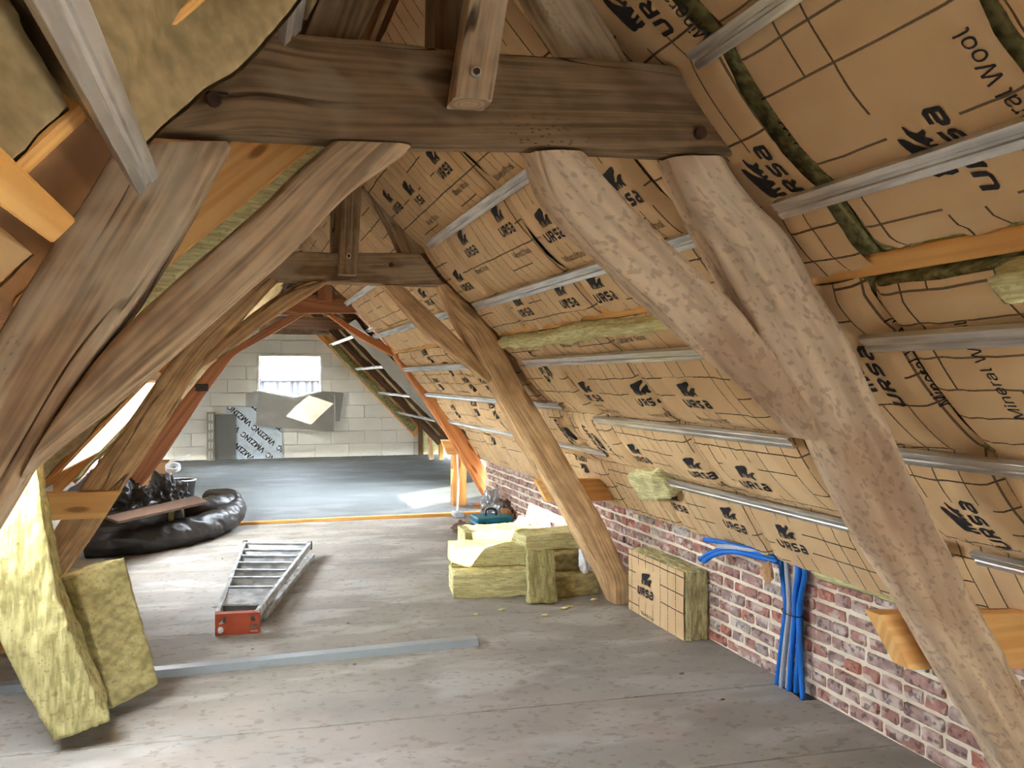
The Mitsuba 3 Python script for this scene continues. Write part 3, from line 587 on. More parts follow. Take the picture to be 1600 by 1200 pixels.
# purlins
def purlin(label, f, h, y0, y1, w, t, d, bs='wood_yellow'):
    k = thing('purlin', label, 'beam')
    m, uv = obeam(f(y0, h, d), f(y1, h, d), t, w, ER if f is RP else EL); scene[k] = mikit.ply(m, bs, smooth=False, uv=uv)
purlin('yellow purlin along the right slope between the upper and lower insulation rows', RP, 1.672, -1.2, 9.1, .06, .05, -.062)
purlin('yellow purlin stub on the left slope at the left edge', LP, 1.675, -1.2, 1.66, .055, .05, -.012)
purlin('yellow purlin high on the left slope beyond the nearest truss', LP, 1.685, 2.3, 9.1, .075, .06, -.08)
# left rafters
for i, (y, h0, h1) in enumerate([(.42, 1.55, 2.62), (1.38, 1.55, 2.62), (1.60, 1.97, 2.62), (4.30, .5, 2.62), (5.95, .5, 2.62), (7.75, .5, 2.62), (8.5, .5, 2.62)]):
    k = thing('rafter', f'orange rafter on the left slope, number {i + 1} counted from the camera', 'rafter')
    m, uv = obeam(LP(y, h0, -.108), LP(y, h1, -.108), .055, .18, NL); scene[k] = mikit.ply(m, 'wood_yellow', smooth=False, uv=uv)
    tag(k, ['orange rafter edge on the left slope above the left edge purlin, nearer the camera', 'orange rafter showing as a strip between wool rolls left of the steel rail', 'short yellow rafter end above the left of the dark collar beam', 'yellow rafter on the left slope beyond the large curved brace', 'yellow rafter beside the roof window behind the left leg of the second truss', 'yellow rafter at the far side of the bright left roof window', 'yellow rafter on the left slope just before the reddish third truss'][i])
# the broad orange board face seen between the left leg and the curved brace, with its wool strip and clips
k = thing('rafter', 'broad bright orange rafter face between the left leg and the large curved brace', 'rafter')
p, q = np.array([.40, 3.62, 2.44]), np.array([-.45, 2.74, 1.50])
m, uv = obeam(p - NL * .10, q - NL * .10, .05, .19, NL); scene[k + '__board'] = mikit.ply(m, 'wood_tie', smooth=False, uv=uv)  # lighter pine here: the light falling on this board is in its colour
m = wool_mesh(1.5, .03, .06, .015, .005, 1, 4, .006)
d = (q - p) / np.linalg.norm(q - p); u2 = np.cross(NL, d); u2 /= np.linalg.norm(u2); n2 = np.cross(d, u2)
m.apply_transform(frame((p + q) / 2 + n2 * .012, d, u2, n2)); add(k + '__wool_strip', m, 'wool', True)
for t in (.33, .72):
    c = p + (q - p) * t + n2 * .045; add(k + '__clip', trimesh.creation.box((.05, .035, .006)).apply_transform(frame(c, d, u2, n2)), 'rust')
# far bay: rafters, gable rafter, collar pieces, posts
for i, (y, lab) in enumerate([(16.30, 'orange gable rafter lying against the pale block wall on the right'), (15.0, None), (13.6, None), (12.2, None), (11.18, None)]):
    k = thing('rafter', lab or f'bare dark rafter on the far right slope, {ORD[4 - i]} beyond the third truss', 'rafter')
    m, uv = obeam(FRP(y, .42 if lab else .3, -.06 + (.04 if lab else 0)), FRP(y, 2.72, -.06 + (.04 if lab else 0)), .08, .20 if lab else .15, np.array([-1, 0, -.96]))
    scene[k] = mikit.ply(m, 'wood_yellow' if lab else 'wood_dark', smooth=False, uv=uv)
for i, (y, h) in enumerate([(12.2, 2.16), (15.0, 2.22)]):
    k = thing('collar_beam', ['dark board collar of the far bay behind the reddish collar beam', 'pale edged board collar nearest the block wall'][i], 'beam')
    m, uv = obeam((3.52 - .96 * h, y - .06, h), (-1.84 + .96 * h, y - .06, h), .05, .16, [0, 0, 1]); scene[k] = mikit.ply(m, 'wood_dark' if i == 0 else 'wood_old', smooth=False, uv=uv)
def post(label, x, y, z1, w, d, bs, lean=0, z0=0.02):
    k = thing('post', label, 'post'); m, uv = obeam((x, y, z0), (x + lean, y, z1), d, w, [1, 0, 0]); scene[k] = mikit.ply(m, bs, smooth=False, uv=uv)
post('bright yellow pine post under the tie board by the third truss', 2.318, 9.70, .60, .15, .14, 'wood_yellow')
post('thin yellow pine post right of the third truss leg', 2.84, 9.75, .60, .10, .08, 'wood_pale', .03)
post('pale stud left of a pair at the far right of the far bay', 3.17, 15.3, .72, .075, .08, 'wood_pale', -.07)
post('pale stud right of a pair at the far right of the far bay', 3.32, 15.2, .66, .075, .08, 'wood_yellow')
post('brown timber post at the right end of the block wall', 3.16, 16.2, .95, .08, .08, 'wood_dark')
k = thing('strut', 'pale diagonal strut behind the tie board of the third truss', 'strut'); m, uv = obeam((2.40, 9.6, .97), (2.68, 9.55, .76), .06, .07, [0, 0, 1]); scene[k] = mikit.ply(m, 'wood_pale', smooth=False, uv=uv)
k = thing('pipe', 'tall grey plastic wrapped pipe at the far end of the brick wall', 'pipe'); add(k, tube(catmull([(2.60, 8.75, .0), (2.58, 8.75, .25), (2.60, 8.78, .58)], 14), .05, 14, wob=lambda P_, a: .006 * np.sin(a * 4)[None] * np.ones((len(P_), 1))), 'grey_plastic', True)
m = wool_mesh(.34, .12, .62, .03, .006, 0, 77); k = thing('insulation_slab', 'wool slab standing in the corner right of the block wall', 'insulation'); add(k, place(m, (3.36, 16.2, .36)), 'wool', True)

# ---------------------------------------------------------------- right slope: kraft-faced batts
SEAM_U = [-.6, .3, 1.16, 1.79, 2.44, 3.52, 4.60, 5.22, 5.85, 6.55, 7.3, 8.05, 8.9]
SEAM_L = [-.6, .3, 1.08, 1.90, 2.75, 3.62, 4.50, 5.22, 5.95, 6.75, 7.5, 8.2, 8.9]
SEAM_U, SEAM_L = np.array(SEAM_U), np.array(SEAM_L)
RAILH = np.array([.575, .894, 1.21, 1.528, 1.70, 1.854, 2.17, 2.75])
PIL = np.array([.075, .050, .038, .02, .012, .030, .034])
def surfR(y, h):
    y, h = np.broadcast_arrays(np.asarray(y, float), np.asarray(h, float))
    i = np.clip(np.searchsorted(RAILH, h) - 1, 0, len(PIL) - 1)
    t = np.clip((h - RAILH[i]) / (RAILH[i + 1] - RAILH[i]), 0, 1)
    d = -.028 + PIL[i] * np.sqrt(np.maximum(4 * t * (1 - t), 0) + 1e-4)
    low = np.clip((.894 - h) / .30, 0, 1)
    d = np.where(h < .894, -.028 + .082 * low ** .55, d)
    up = h > 1.665
    du = np.abs(y[..., None] - SEAM_U).min(-1); dl = np.abs(y[..., None] - SEAM_L).min(-1)
    e = np.where(up, du, dl)
    d = d - .030 * np.exp(-(e / .028) ** 2)
    p = np.stack([y * 2.3, h * 2.6, 0 * y], -1)
    d = d + .020 * (meshkit.fbm(p, 3, 3) - .5)
    fold = 1 - np.abs(meshkit.fbm(np.stack([y * 7, h * 1.6, 0 * y + 5], -1), 2, 11) - .5) * 9
    d = d + .0065 * np.maximum(fold, 0) * (meshkit.noise(np.stack([y * 1.4, h * 2, 0 * y], -1), 8) > .45)
    fold2 = 1 - np.abs(meshkit.fbm(np.stack([y * 2.2, h * 9, 0 * y + 9], -1), 2, 17) - .5) * 10
    return d + .005 * np.maximum(fold2, 0) * (meshkit.noise(np.stack([y * 1.7, h * 1.7, 0 * y + 3], -1), 28) > .55)
GAP = {('U', 1.79): .055, ('U', 3.52): .040, ('U', 4.60): .018, ('U', 1.16): .030, ('L', 3.62): .012, ('L', 4.50): .012, ('U', 2.44): .022}
BAYN = lambda y: 'before the nearest truss' if y < 1.85 else ('between the first and second trusses' if y < 5.0 else 'between the second and third trusses')
BATT = {'U': [], 'L': []}
ORD_ = ['first', 'second', 'third', 'fourth', 'fifth', 'sixth']
for row, seams, H0, H1 in (('U', SEAM_U, 1.672, 2.72), ('L', SEAM_L, .625, 1.652)):
    cnt = {}
    for i in range(len(seams) - 1):
        y0, y1 = seams[i], seams[i + 1]
        h0, h1 = H0 + (.026 if row == 'U' and y1 < 1.9 else 0), H1 - (.02 if row == 'L' and y1 < 1.95 else 0)
        bay = BAYN((y0 + y1) / 2); cnt[bay] = cnt.get(bay, 0) + 1
        key = thing('insulation_batt', f"kraft-faced insulation batt, {'upper' if row == 'U' else 'lower'} row, {ORD[cnt[bay] - 1]} from camera, {bay}", 'insulation batt')
        nu, nh = int((y1 - y0) / .02) + 2, int((h1 - h0) / .016) + 2
        hh = np.linspace(h0, h1, nh)
        def edge(ys, sgn, sd):
            w = GAP.get((row, round(float(ys), 2)), .006) / 2
            lens = 1.0 if abs(ys - 1.79) < .01 and row == 'U' else .25 + .75 * np.sin(np.pi * np.clip((hh - h0) / (h1 - h0), 0, 1) * (2.2 if w > .012 else 1)) ** 2
            return ys + sgn * w * lens * 1.3 + (.03 if w > .02 else .014) * (meshkit.fbm(np.stack([hh * 7, hh * 0 + ys, hh * 0 + sgn], -1), 3, sd) - .5)
        a, b = edge(y0, 1, 31), edge(y1, -1, 31)
        e0 = h0 + .016 * (meshkit.fbm(np.stack([np.linspace(y0, y1, nu) * 8, np.zeros(nu), np.zeros(nu)], -1), 3, 44) - .5) * 2
        Y = a[None] + (b - a)[None] * np.linspace(0, 1, nu)[:, None]
        Hh = e0[:, None] + (h1 - e0)[:, None] * np.linspace(0, 1, nh)[None]
        D = surfR(Y, Hh)
        if row == 'U': D = D - .02 * np.exp(-((Hh - h0) / .02) ** 2)
        else: D = D - .02 * np.exp(-((Hh - h1) / .02) ** 2)
        V = RP(Y, Hh, D).reshape(-1, 3); m = trimesh.Trimesh(V, grid_faces(nu, nh), process=False)
        nearbay = y1 < 1.85 or (row == 'L' and y1 < 2.2)
        U = np.stack([Y, Hh * K], -1).reshape(-1, 2)
        if nearbay: U = U[:, ::-1] + [20.0, 20.0]
        if y0 > 5: U = U + [.03, .05]
        scene[key + '__facing'] = mikit.ply(m, 'kraft', smooth=True, uv=U)
        w = wool_mesh(y1 - y0 - .004, (h1 - h0) * K, .09, .03, .006, 2, 100 + i, .008)
        w.apply_transform(frame(RP((y0 + y1) / 2, (h0 + h1) / 2, -.088), [0, 1, 0], ER, np.cross([0, 1, 0], ER)))
        add(key + '__wool_core', w, 'wool_green', True)
        BATT[row].append((key, y0, y1))
# ragged wool showing along the purlin and over the bricks
def wool_strip(label, y0, y1, h, d, w, t, seed, mat='wool'):
    L = y1 - y0; n = int(L / .02); s = np.linspace(y0, y1, n)
    m = wool_mesh(L, w, t, .014, .007, 2, seed, .014)
    v = np.array(m.vertices); v[:, 1] += .018 * (meshkit.fbm(np.stack([v[:, 0] * 4, v[:, 0] * 0, v[:, 0] * 0], -1), 2, seed) - .5) * 2
    m = trimesh.Trimesh(v, m.faces, process=False); m.apply_transform(frame(RP((y0 + y1) / 2, h, d), [0, 1, 0], ER, np.cross([0, 1, 0], ER)))
    k = thing('wool_strip', label, 'insulation'); add(k, m, mat, True)
wool_strip('long tuft of yellow wool bulging under the purlin between the first and second trusses', 2.85, 5.12, 1.632, .0, .055, .05, 5)
wool_strip('yellow wool wedge under the purlin at the right edge', .3, 1.46, 1.628, .006, .06, .05, 6)
wool_strip('yellow wool fringe over the top of the brick wall right of the blue conduits', 2.4, 3.38, .588, .012, .03, .035, 8)
wool_strip('thick yellow wool fringe at the right edge behind the nearest leg', .6, 2.0, .845, .03, .075, .05, 9)
m = wool_mesh(.46, .15, .085, .012, .012, 2, 91, .030); m.apply_transform(rot([0, 0, 1], -9)); m.apply_transform(rot([1, 0, 0], 10)); m.apply_transform(frame(RP(4.45, .875, .02), [0, 1, 0], ER, np.cross([0, 1, 0], ER)))
add(thing('wool_strip', 'torn end of a wool batt hanging over the tie board of the second truss', 'insulation'), m, 'wool', True)

# printed logos and lettering (flat ink lying on the paper)
def strokes(lines, w):
    return shapely.union_all([sg.LineString(l).buffer(w / 2, cap_style='flat', join_style='round') for l in lines])
def logo_poly():
    w, h, lw, gp = .044, .049, .0118, .0100
    sc = lambda pts, k: [(k * (w + gp) + lw / 2 + (w - lw) * x, lw / 2 + (h - lw) * y) for x, y in pts]
    Ul = [[(0, 1.12), (0, .2), (.2, 0), (.8, 0), (1, .2), (1, 1.12)]]
    Rl = [[(0, -.14), (0, 1), (.8, 1), (1, .82), (1, .62), (.8, .45), (0, .45)], [(.5, .45), (1, -.12)]]
    Sl = [[(1.1, 1), (.2, 1), (0, .85), (0, .65), (.2, .5), (.8, .5), (1, .36), (1, .15), (.8, 0), (-.1, 0)]]
    al = [[(.05, 1), (.8, 1), (1, .82), (1, -.14)], [(1, 0), (.2, 0), (0, .13), (0, .38), (.2, .53), (1, .53)]]
    T = shapely.union_all([strokes([sc(l, k) for l in L], lw) for k, L in enumerate((Ul, Rl, Sl, al))])
    T = sa.skew(T, xs=8, origin=(0, 0))
    f = lambda pts: sg.Polygon([(a * .2065, .049 + b * .049) for a, b in pts])
    bear = f([(.29, 1.48), (.32, 1.66), (.376, 1.746), (.556, 1.85), (.70, 1.95), (.773, 1.978), (.826, 1.905), (.80, 1.64), (.70, 1.40), (.62, 1.05), (.535, .415), (.478, .415), (.455, .95), (.435, .98), (.415, .80), (.43, .40), (.39, .40), (.375, .80), (.362, .98), (.345, .92), (.345, .42), (.285, .42), (.275, .80), (.30, 1.12)])
    cub = f([(.577, .84), (.60, .45), (.635, .45), (.64, .80), (.675, .72), (.68, .44), (.715, .44), (.735, .62), (.765, .60), (.79, .43), (.835, .43), (.815, .84), (.86, 1.08), (.93, 1.20), (.93, 1.30), (.83, 1.32), (.74, 1.18), (.66, .98)])
    g = shapely.union_all([T, bear, cub]).buffer(0)
    b = g.bounds; return sa.translate(g, -(b[0] + b[2]) / 2, -(b[1] + b[3]) / 2)
def flat_mesh(g, size=.022):
    vs, fs, n = [], [], 0
    for q in getattr(g, 'geoms', [g]):
        v, f = trimesh.creation.triangulate_polygon(q.simplify(.0006), engine='earcut'); v = np.c_[v, np.zeros(len(v))]
        v, f = trimesh.remesh.subdivide_to_size(v, f, size, max_iter=12); vs.append(v); fs.append(f + n); n += len(v)
    return np.vstack(vs)[:, :2], np.vstack(fs)
LOGO = flat_mesh(logo_poly())
def text_flat(t, h, bold=False):
    m = meshkit.text_mesh(t, h, .002, bold); n = m.face_normals[:, 2] > .5
    v, f = trimesh.remesh.subdivide_to_size(m.vertices, m.faces[n], .03, max_iter=10)
    v = v[:, :2] - (m.bounds[0, :2] + m.bounds[1, :2]) / 2
    return v, f
MW = text_flat('Mineral Wool', .034)
def print_on_roof(art, y, h, ang, sc, ink, name):
    v, f = art; c, s = math.cos(math.radians(ang)), math.sin(math.radians(ang))
    r = sc * (v[:, 0] * c - v[:, 1] * s); t = sc * (v[:, 0] * s + v[:, 1] * c)
    yy, hh = y - r, h + t / K
    p = RP(yy, hh, surfR(yy, hh) + .0016)
    m = trimesh.Trimesh(p, f, process=False)
    if (m.face_normals @ NR).mean() < 0: m.invert()
    for key, a, b in BATT['U' if h > 1.665 else 'L']:
        if a <= y < b: add(key + '__' + name, m, ink); break
for (y, h, a) in LOGOS: print_on_roof(LOGO, y, h, a, 1.0, 'ink', 'printed_logo')
for (y, h, a) in WORDS: print_on_roof(MW, y, h, a, 1.0 if abs(a) == 90 else .85, 'ink' if abs(a) == 90 else 'ink_soft', 'printed_words')

# ---------------------------------------------------------------- galvanised rails
PROF = sg.Polygon([(-.0245, -.016), (-.0245, .002), (-.0235, .003), (-.0065, .003), (-.0035, -.001), (.0035, -.001), (.0065, .003), (.0235, .003), (.0245, .002), (.0245, -.016), (.023, -.016), (.023, .0014), (.0070, .0014), (.0045, -.0024), (-.0045, -.0024), (-.0070, .0014), (-.023, .0014), (-.023, -.016)])
def rail(label, y0, y1, h, d=.030, f=RP, E=ER, N=NR, group=None):
    k = thing('steel_rail', label, 'metal rail', group)
    m = trimesh.creation.extrude_polygon(PROF, y1 - y0, engine='earcut')
    m.apply_transform(frame(f(y0, h, d), E, N, [0, 1, 0]))
    if m.volume < 0: m.invert()
    add(k, m, 'steel'); return k
for y0, y1, h, lab in [
    (-.8, 1.84, 2.165, 'galvanised rail near the top of the right slope, leaving the top of the view'),
    (-.8, 1.93, 1.854, 'galvanised rail across the upper right, ending on the pitted leg'),
    (-.8, 1.98, 1.528, 'galvanised rail at the right edge just below the purlin, ending beside the pitted leg'),
    (-.8, 2.32, 1.21, 'galvanised rail at the right edge behind the pitted leg, third above the bricks'),
    (-.8, 2.20, .894, 'lowest galvanised rail at the right edge, above the wool fringe'),
    (2.30, 4.85, 2.17, 'topmost galvanised rail between the first and second trusses'),
    (2.12, 4.95, 1.848, 'second galvanised rail from the top between the first and second trusses'),
    (2.25, 4.92, 1.528, 'middle galvanised rail between the trusses, just below the wool tuft'),
    (2.72, 4.53, 1.213, 'galvanised rail over the row of bear prints, with a cut joint near the pitted leg'),
    (2.30, 4.44, .894, 'lowest long galvanised rail above the blue conduits'),
    (3.55, 4.45, .585, 'galvanised track lying on the brick wall top left of the blue conduits'),
    (5.35, 8.95, 1.854, 'upper galvanised rail between the second and third trusses'),
    (5.35, 8.9, 1.528, 'middle galvanised rail between the second and third trusses'),
    (4.93, 8.95, 1.275, 'galvanised rail passing behind the second truss leg, dark open end showing'),
    (4.85, 8.95, 1.00, 'low galvanised rail behind the second truss leg with wool hanging over it'),
    (5.3, 8.6, .585, 'galvanised track on the far part of the brick wall'),
    (5.3, 8.9, 2.17, 'topmost galvanised rail between the second and third trusses')]:
    rail(lab, y0, y1, h, .030 if h > .7 else .012)
rail('galvanised rail crossing the wool at the upper left corner, with a printed label', -.3, 1.70, 1.792, .042, LP, EL, NL)
rail('short grey rail hanging in front of the dark collar beam at the top', .2, 1.86, 2.11, .0, LP, EL, NL)
rail('galvanised rail end under the ridge left of the second king post', 3.2, 4.6, 2.36, .0, LP, EL, NL)
for i, (y0, y1, h) in enumerate([(9.4, 16.2, 2.05), (9.4, 16.2, 1.62), (9.4, 16.2, 1.20), (9.4, 16.2, .85)]):
    k = thing('steel_rail', ['topmost', 'second', 'third', 'lowest'][i] + ' bare galvanised rail of the far right slope', 'metal rail')
    N3 = np.array([-1, 0, -.96]) / math.hypot(1, .96); E3 = np.array([-.96, 0, 1]) / math.hypot(1, .96)
    m = trimesh.creation.extrude_polygon(PROF, y1 - y0, engine='earcut'); m.apply_transform(frame(FRP(y0, h, .05), E3, N3, [0, 1, 0])); add(k, m, 'steel')
# bare wool panels of the far right slope
for i, (y0, y1) in enumerate([(9.38, 9.7), (11.2, 12.1), (12.3, 13.5), (13.7, 14.9), (15.1, 16.2)]):
    k = thing('insulation_slab', f'brown wool panel between bare rafters of the far right slope, {ORD[i]} from the camera', 'insulation')
    m = wool_mesh(y1 - y0, 2.9, .06, .05, .012, 2, 300 + i, .03); N3 = np.array([-1, 0, -.96]) / math.hypot(1, .96); E3 = np.array([-.96, 0, 1]) / math.hypot(1, .96)
    m.apply_transform(frame(FRP((y0 + y1) / 2, 1.45, -.13), [0, 1, 0], E3, np.cross([0, 1, 0], E3))); add(k, m, 'wool_brown', True)
# translucent membrane sheet hanging beside the orange brace
k = thing('membrane_sheet', 'crumpled grey brown membrane hanging on the far right slope behind the orange brace', 'plastic sheet')
uu, vv = np.meshgrid(np.linspace(11.2, 12.6, 50), np.linspace(.75, 2.2, 60), indexing='ij')
dd = .045 + .05 * meshkit.fbm(np.stack([uu * 2.5, vv * 6, 0 * uu], -1), 3, 5); V = FRP(uu, vv, dd).reshape(-1, 3)
add(k, trimesh.Trimesh(V, grid_faces(50, 60), process=False), 'membrane', True)
# dark wool lip next to the gable rafter
k = thing('wool_strip', 'dark green wool edge running down beside the gable rafter of the block wall', 'insulation'); m = wool_mesh(.10, 2.1, .10, .03, .01, 2, 55, .02)
m.apply_transform(frame(FRP(15.9, 1.3, .03), [0, 1, 0], np.array([-.96, 0, 1]) / math.hypot(1, .96), np.cross([0, 1, 0], np.array([-.96, 0, 1]) / math.hypot(1, .96)))); add(k, m, 'wool_green', True)

# ---------------------------------------------------------------- left slope: unfaced wool
def left_wool(label, y0, y1, h0, h1, d, seed, mat='wool_brown', t=.14, lump=.05, res=.025, tilt=0):
    m = wool_mesh(y1 - y0, (h1 - h0) * K, t, res, .005, 2, seed, lump)
    v = np.array(m.vertices); a = np.clip(1 - (2 * np.abs(v[:, 1]) / ((h1 - h0) * K)) ** 2, 0, 1) * np.clip(1 - (2 * np.abs(v[:, 0]) / (y1 - y0)) ** 4, 0, 1)
    v[:, 2] += .05 * a; m = trimesh.Trimesh(v, m.faces, process=False)
    if tilt: m.apply_transform(rot([0, 0, 1], tilt))
    m.apply_transform(frame(LP((y0 + y1) / 2, (h0 + h1) / 2, d), [0, 1, 0], -EL, np.cross([0, 1, 0], -EL)))
    k = thing('wool_batt', label, 'insulation'); add(k, m, mat, True); return k
left_wool('big bulging brown wool batt over the left end of the nearest collar beam', .70, 1.52, 1.785, 2.16, -.045, 201)
left_wool('bulging brown wool batt at the top left corner above the rail', -.2, .72, 1.80, 2.3, -.07, 202)
left_wool('brown wool batt at the left edge below the rail', -.4, 1.30, 1.40, 1.765, -.085, 203)
left_wool('ragged pale wool tuft hanging by the orange rafter above the collar beam', 1.44, 1.62, 2.02, 2.25, -.06, 204, 'wool', .08, .03)
left_wool('wool batt under the purlin stub at the left edge', 1.42, 1.88, 1.25, 1.62, -.10, 205, 'kraft_plain', .1, .02)
left_wool('pale wool batt high on the left slope over the nearest truss', 1.42, 2.3, 2.2, 2.6, -.10, 206, 'wool_brown', .1, .03)
for i, (y0, y1, h0, h1) in enumerate([(4.4, 5.85, 1.75, 2.6), (6.0, 7.7, 1.75, 2.6), (4.4, 5.85, .75, 1.62), (7.85, 8.45, .55, 1.65), (7.85, 9.0, 1.75, 2.6)]):
    left_wool(['wool batt high on the left slope before the second truss', 'wool batt high on the left slope between the second and third trusses', 'wool batt low on the left slope behind the curved brace', 'sunlit ragged yellow wool edge beyond the bright left roof window', 'wool batt high on the left slope near the third truss'][i], y0, y1, h0, h1, -.09, 210 + i, 'wool' if i == 3 else 'wool_brown', .12, .03, .035)
for i, (y0, y1) in enumerate([(9.5, 12.7), (14.5, 16.2)]):
    k = thing('wool_batt', ['wool batt on the left slope of the far bay, nearer part', 'wool batt on the left slope of the far bay next to the block wall'][i], 'insulation')
    m = wool_mesh(y1 - y0, 2.8, .08, .06, .008, 2, 220 + i, .03); E3 = np.array([.96, 0, 1]) / math.hypot(1, .96)
    m.apply_transform(frame(FLP((y0 + y1) / 2, 1.45, -.12), [0, 1, 0], -E3, np.cross([0, 1, 0], -E3))); add(k, m, 'wool_brown', True)

# ---------------------------------------------------------------- things on the floor
# two wool slabs leaning at the left
m = wool_mesh(.19, .50, 1.06, .011, .009, 0, 401, .014)
v = np.array(m.vertices); v += [.095, .25, .53]; v[:, 0] = .19 - (.19 - v[:, 0]) * (1 + .30 * v[:, 2]); v[:, 0] -= .05 * np.sin(v[:, 2] * 3.0)
m = trimesh.Trimesh(v, m.faces, process=False); m.apply_transform(rot([0, 1, 0], -14)); m.apply_transform(rot([0, 0, 1], 8)); m.apply_translation([-.672, 3.735, .055])
k = thing('insulation_slab', 'tall yellow wool slab leaning at the left edge, sunlit at its top', 'insulation'); add(k, m, 'wool_upright', True)
m = wool_mesh(.226, .19, .57, .010, .006, 1, 402, .008); m.apply_translation([.113, .095, .285]); m.apply_transform(rot([0, 0, 1], 43)); m.apply_transform(rot([.2, 1, 0], -15)); m.apply_translation([-.505, 4.035, .055])
k = thing('insulation_slab', 'shorter dark yellow wool slab leaning against the tall one on the left', 'insulation'); add(k, m, 'wool_green2', True)
# kraft-faced slab by the brick wall
k = thing('insulation_slab', 'paper faced wool slab standing against the brick wall, bear print facing left', 'insulation')
xa, xb, ya, yb, zt = 2.295, 2.43, 4.36, 5.07, .372
add(k + '__core', place(wool_mesh(xb - xa - .004, yb - ya, zt, .010, .006, 0, 411, .004), ((xa + xb) / 2 + .004, (ya + yb) / 2, zt / 2 + .004)), 'wool_layers', True)
nu, nv = 40, 24; yy, zz = np.meshgrid(np.linspace(ya - .004, yb + .004, nu), np.linspace(.006, zt + .004, nv), indexing='ij')
xx = xa - .008 + .006 * (meshkit.fbm(np.stack([yy * 6, zz * 6, 0 * yy], -1), 3, 2) - .5)
scene[k + '__facing'] = mikit.ply(trimesh.Trimesh(np.stack([xx, yy, zz], -1).reshape(-1, 3), grid_faces(nu, nv), process=False), 'kraft', smooth=True, uv=np.stack([40 + yy, zz + .04], -1).reshape(-1, 2))
def on_wall(art, y, z, sc, x=xa - .0125): v, f = art; return trimesh.Trimesh(np.stack([np.full(len(v), x), y - v[:, 0] * sc, z + v[:, 1] * sc], 1), f, process=False)
add(k + '__printed_logo', on_wall(LOGO, 4.83, .205, 1.0), 'ink'); add(k + '__printed_words', on_wall(MW, 4.80, .03, .6), 'ink_soft')
# pile of wool slabs in the middle
def slab(label, size, loc, rz=0, rx=0, ry=0, layer=2, seed=0, mat='wool', amp=.009, lump=.012):
    k = thing('insulation_slab', label, 'insulation'); add(k, place(wool_mesh(*size, .012, amp, layer, seed, lump), loc, rx, ry, rz), mat, True); return k
slab('yellow wool slab at the front left bottom of the pile beside the second truss leg', (.52, .34, .145), (1.60, 5.78, .078), -8, seed=421)
slab('sunlit yellow wool slab lying second in the pile, on the front left one', (.50, .30, .12), (1.62, 5.95, .225), -8, seed=422, layer=1)
slab('pale wool slab at the back of the pile below the teal toolbox', (.56, .42, .16), (1.86, 6.45, .085), -6, seed=423)
slab('pale wool slab on top of the back of the pile', (.54, .34, .13), (1.85, 6.50, .235), -4, seed=427)
slab('short wool slab standing upright at the front of the pile', (.17, .09, .32), (1.83, 5.41, .165), -8, -10, layer=0, seed=424, mat='wool_upright')
slab('wool slab lying right at the bottom of the pile against the truss leg', (.38, .30, .13), (2.06, 5.62, .07), 6, seed=425, mat='wool_green2')
slab('dark wool slab lying second on the right of the pile', (.38, .26, .11), (2.04, 5.74, .195), 4, seed=426, mat='wool_green2')
slab('ragged wool slab on top right of the pile', (.42, .28, .10), (2.04, 5.90, .31), 3, seed=428)
def crumple(n, size, seed, flat=1.0):
    m = trimesh.creation.icosphere(subdivisions=4); v = np.array(m.vertices)
    r = .75 + .9 * (meshkit.fbm(v * 2.2 + seed, 3, seed) - .5) + .35 * np.abs(meshkit.fbm(v * 6 + seed, 2, seed) - .5)
    return trimesh.Trimesh(v * r[:, None] * np.array(size), m.faces, process=False)
k = thing('plastic_bag', 'crumpled white plastic scrap beside the second truss leg', 'plastic bag'); add(k, place(crumple(0, (.05, .03, .13), 5), (2.17, 5.50, .24)), 'white_plastic', 30)
k = thing('plastic_scrap', 'white plastic offcut on top of the wool pile', 'scrap'); add(k, place(crumple(0, (.06, .03, .05), 7), (2.05, 6.5, .335)), 'white_plastic', 30)
# teal toolbox
k = thing('toolbox', 'teal plastic toolbox with a black handle near the brick wall', 'toolbox')
bx0, bx1, by0, by1 = 2.02, 2.35, 7.72, 8.00
add(k + '__body', cbox(bx0, bx1, by0, by1, .01, .125, .012), 'teal'); add(k + '__lid', cbox(bx0 - .004, bx1 + .004, by0 - .004, by1 + .004, .128, .178, .012), 'teal')
add(k + '__handle', tube(catmull([(2.13, 7.86, .178), (2.135, 7.86, .225), (2.18, 7.86, .24), (2.225, 7.86, .225), (2.23, 7.86, .178)], 20), .009, 8), 'black_plastic', True)
for xx in (2.06, 2.28): add(k + '__latch', cbox(xx, xx + .035, by0 - .012, by0 + .002, .07, .14, .003), 'black_plastic')
add(k + '__grip_recess', cbox(bx0 - .007, bx0 + .002, 7.79, 7.92, .07, .11, .003), 'black_plastic')
for i, (lab, loc, sz, mat, sd) in enumerate([('silvery crumpled film bag behind the teal toolbox', (2.32, 8.35, .17), (.13, .12, .20), 'silver_film', 11), ('brown rags heaped right of the teal toolbox', (2.33, 7.55, .08), (.10, .16, .11), 'rag', 12), ('dark brown bag leaning on the wall behind the toolbox', (2.48, 8.15, .12), (.13, .2, .17), 'rust', 13), ('small heap of grey scraps left of the teal toolbox', (1.93, 7.95, .06), (.10, .10, .075), 'rag', 14), ('pale rag heap between the toolbox and the brick wall', (2.36, 7.98, .1), (.09, .15, .13), 'cardboard', 15), ('flattened brown scrap by the yellow pine post', (2.55, 9.4, .05), (.16, .12, .05), 'cardboard', 16)]):
    k = thing('rubbish_heap', lab, 'rubbish'); add(k, place(crumple(0, sz, sd), loc), mat, 25)
k = thing('broom', 'broom with a pale stick leaning on the yellow pine post, head on the floor', 'broom')
add(k + '__stick', tube(catmull([(2.14, 9.02, .05), (2.22, 9.3, .40), (2.26, 9.58, .74)], 16), .012, 10), 'white_paint', True)
add(k + '__head', cbox(2.08, 2.19, 8.88, 9.04, .0, .06, .01), 'grey_plastic')
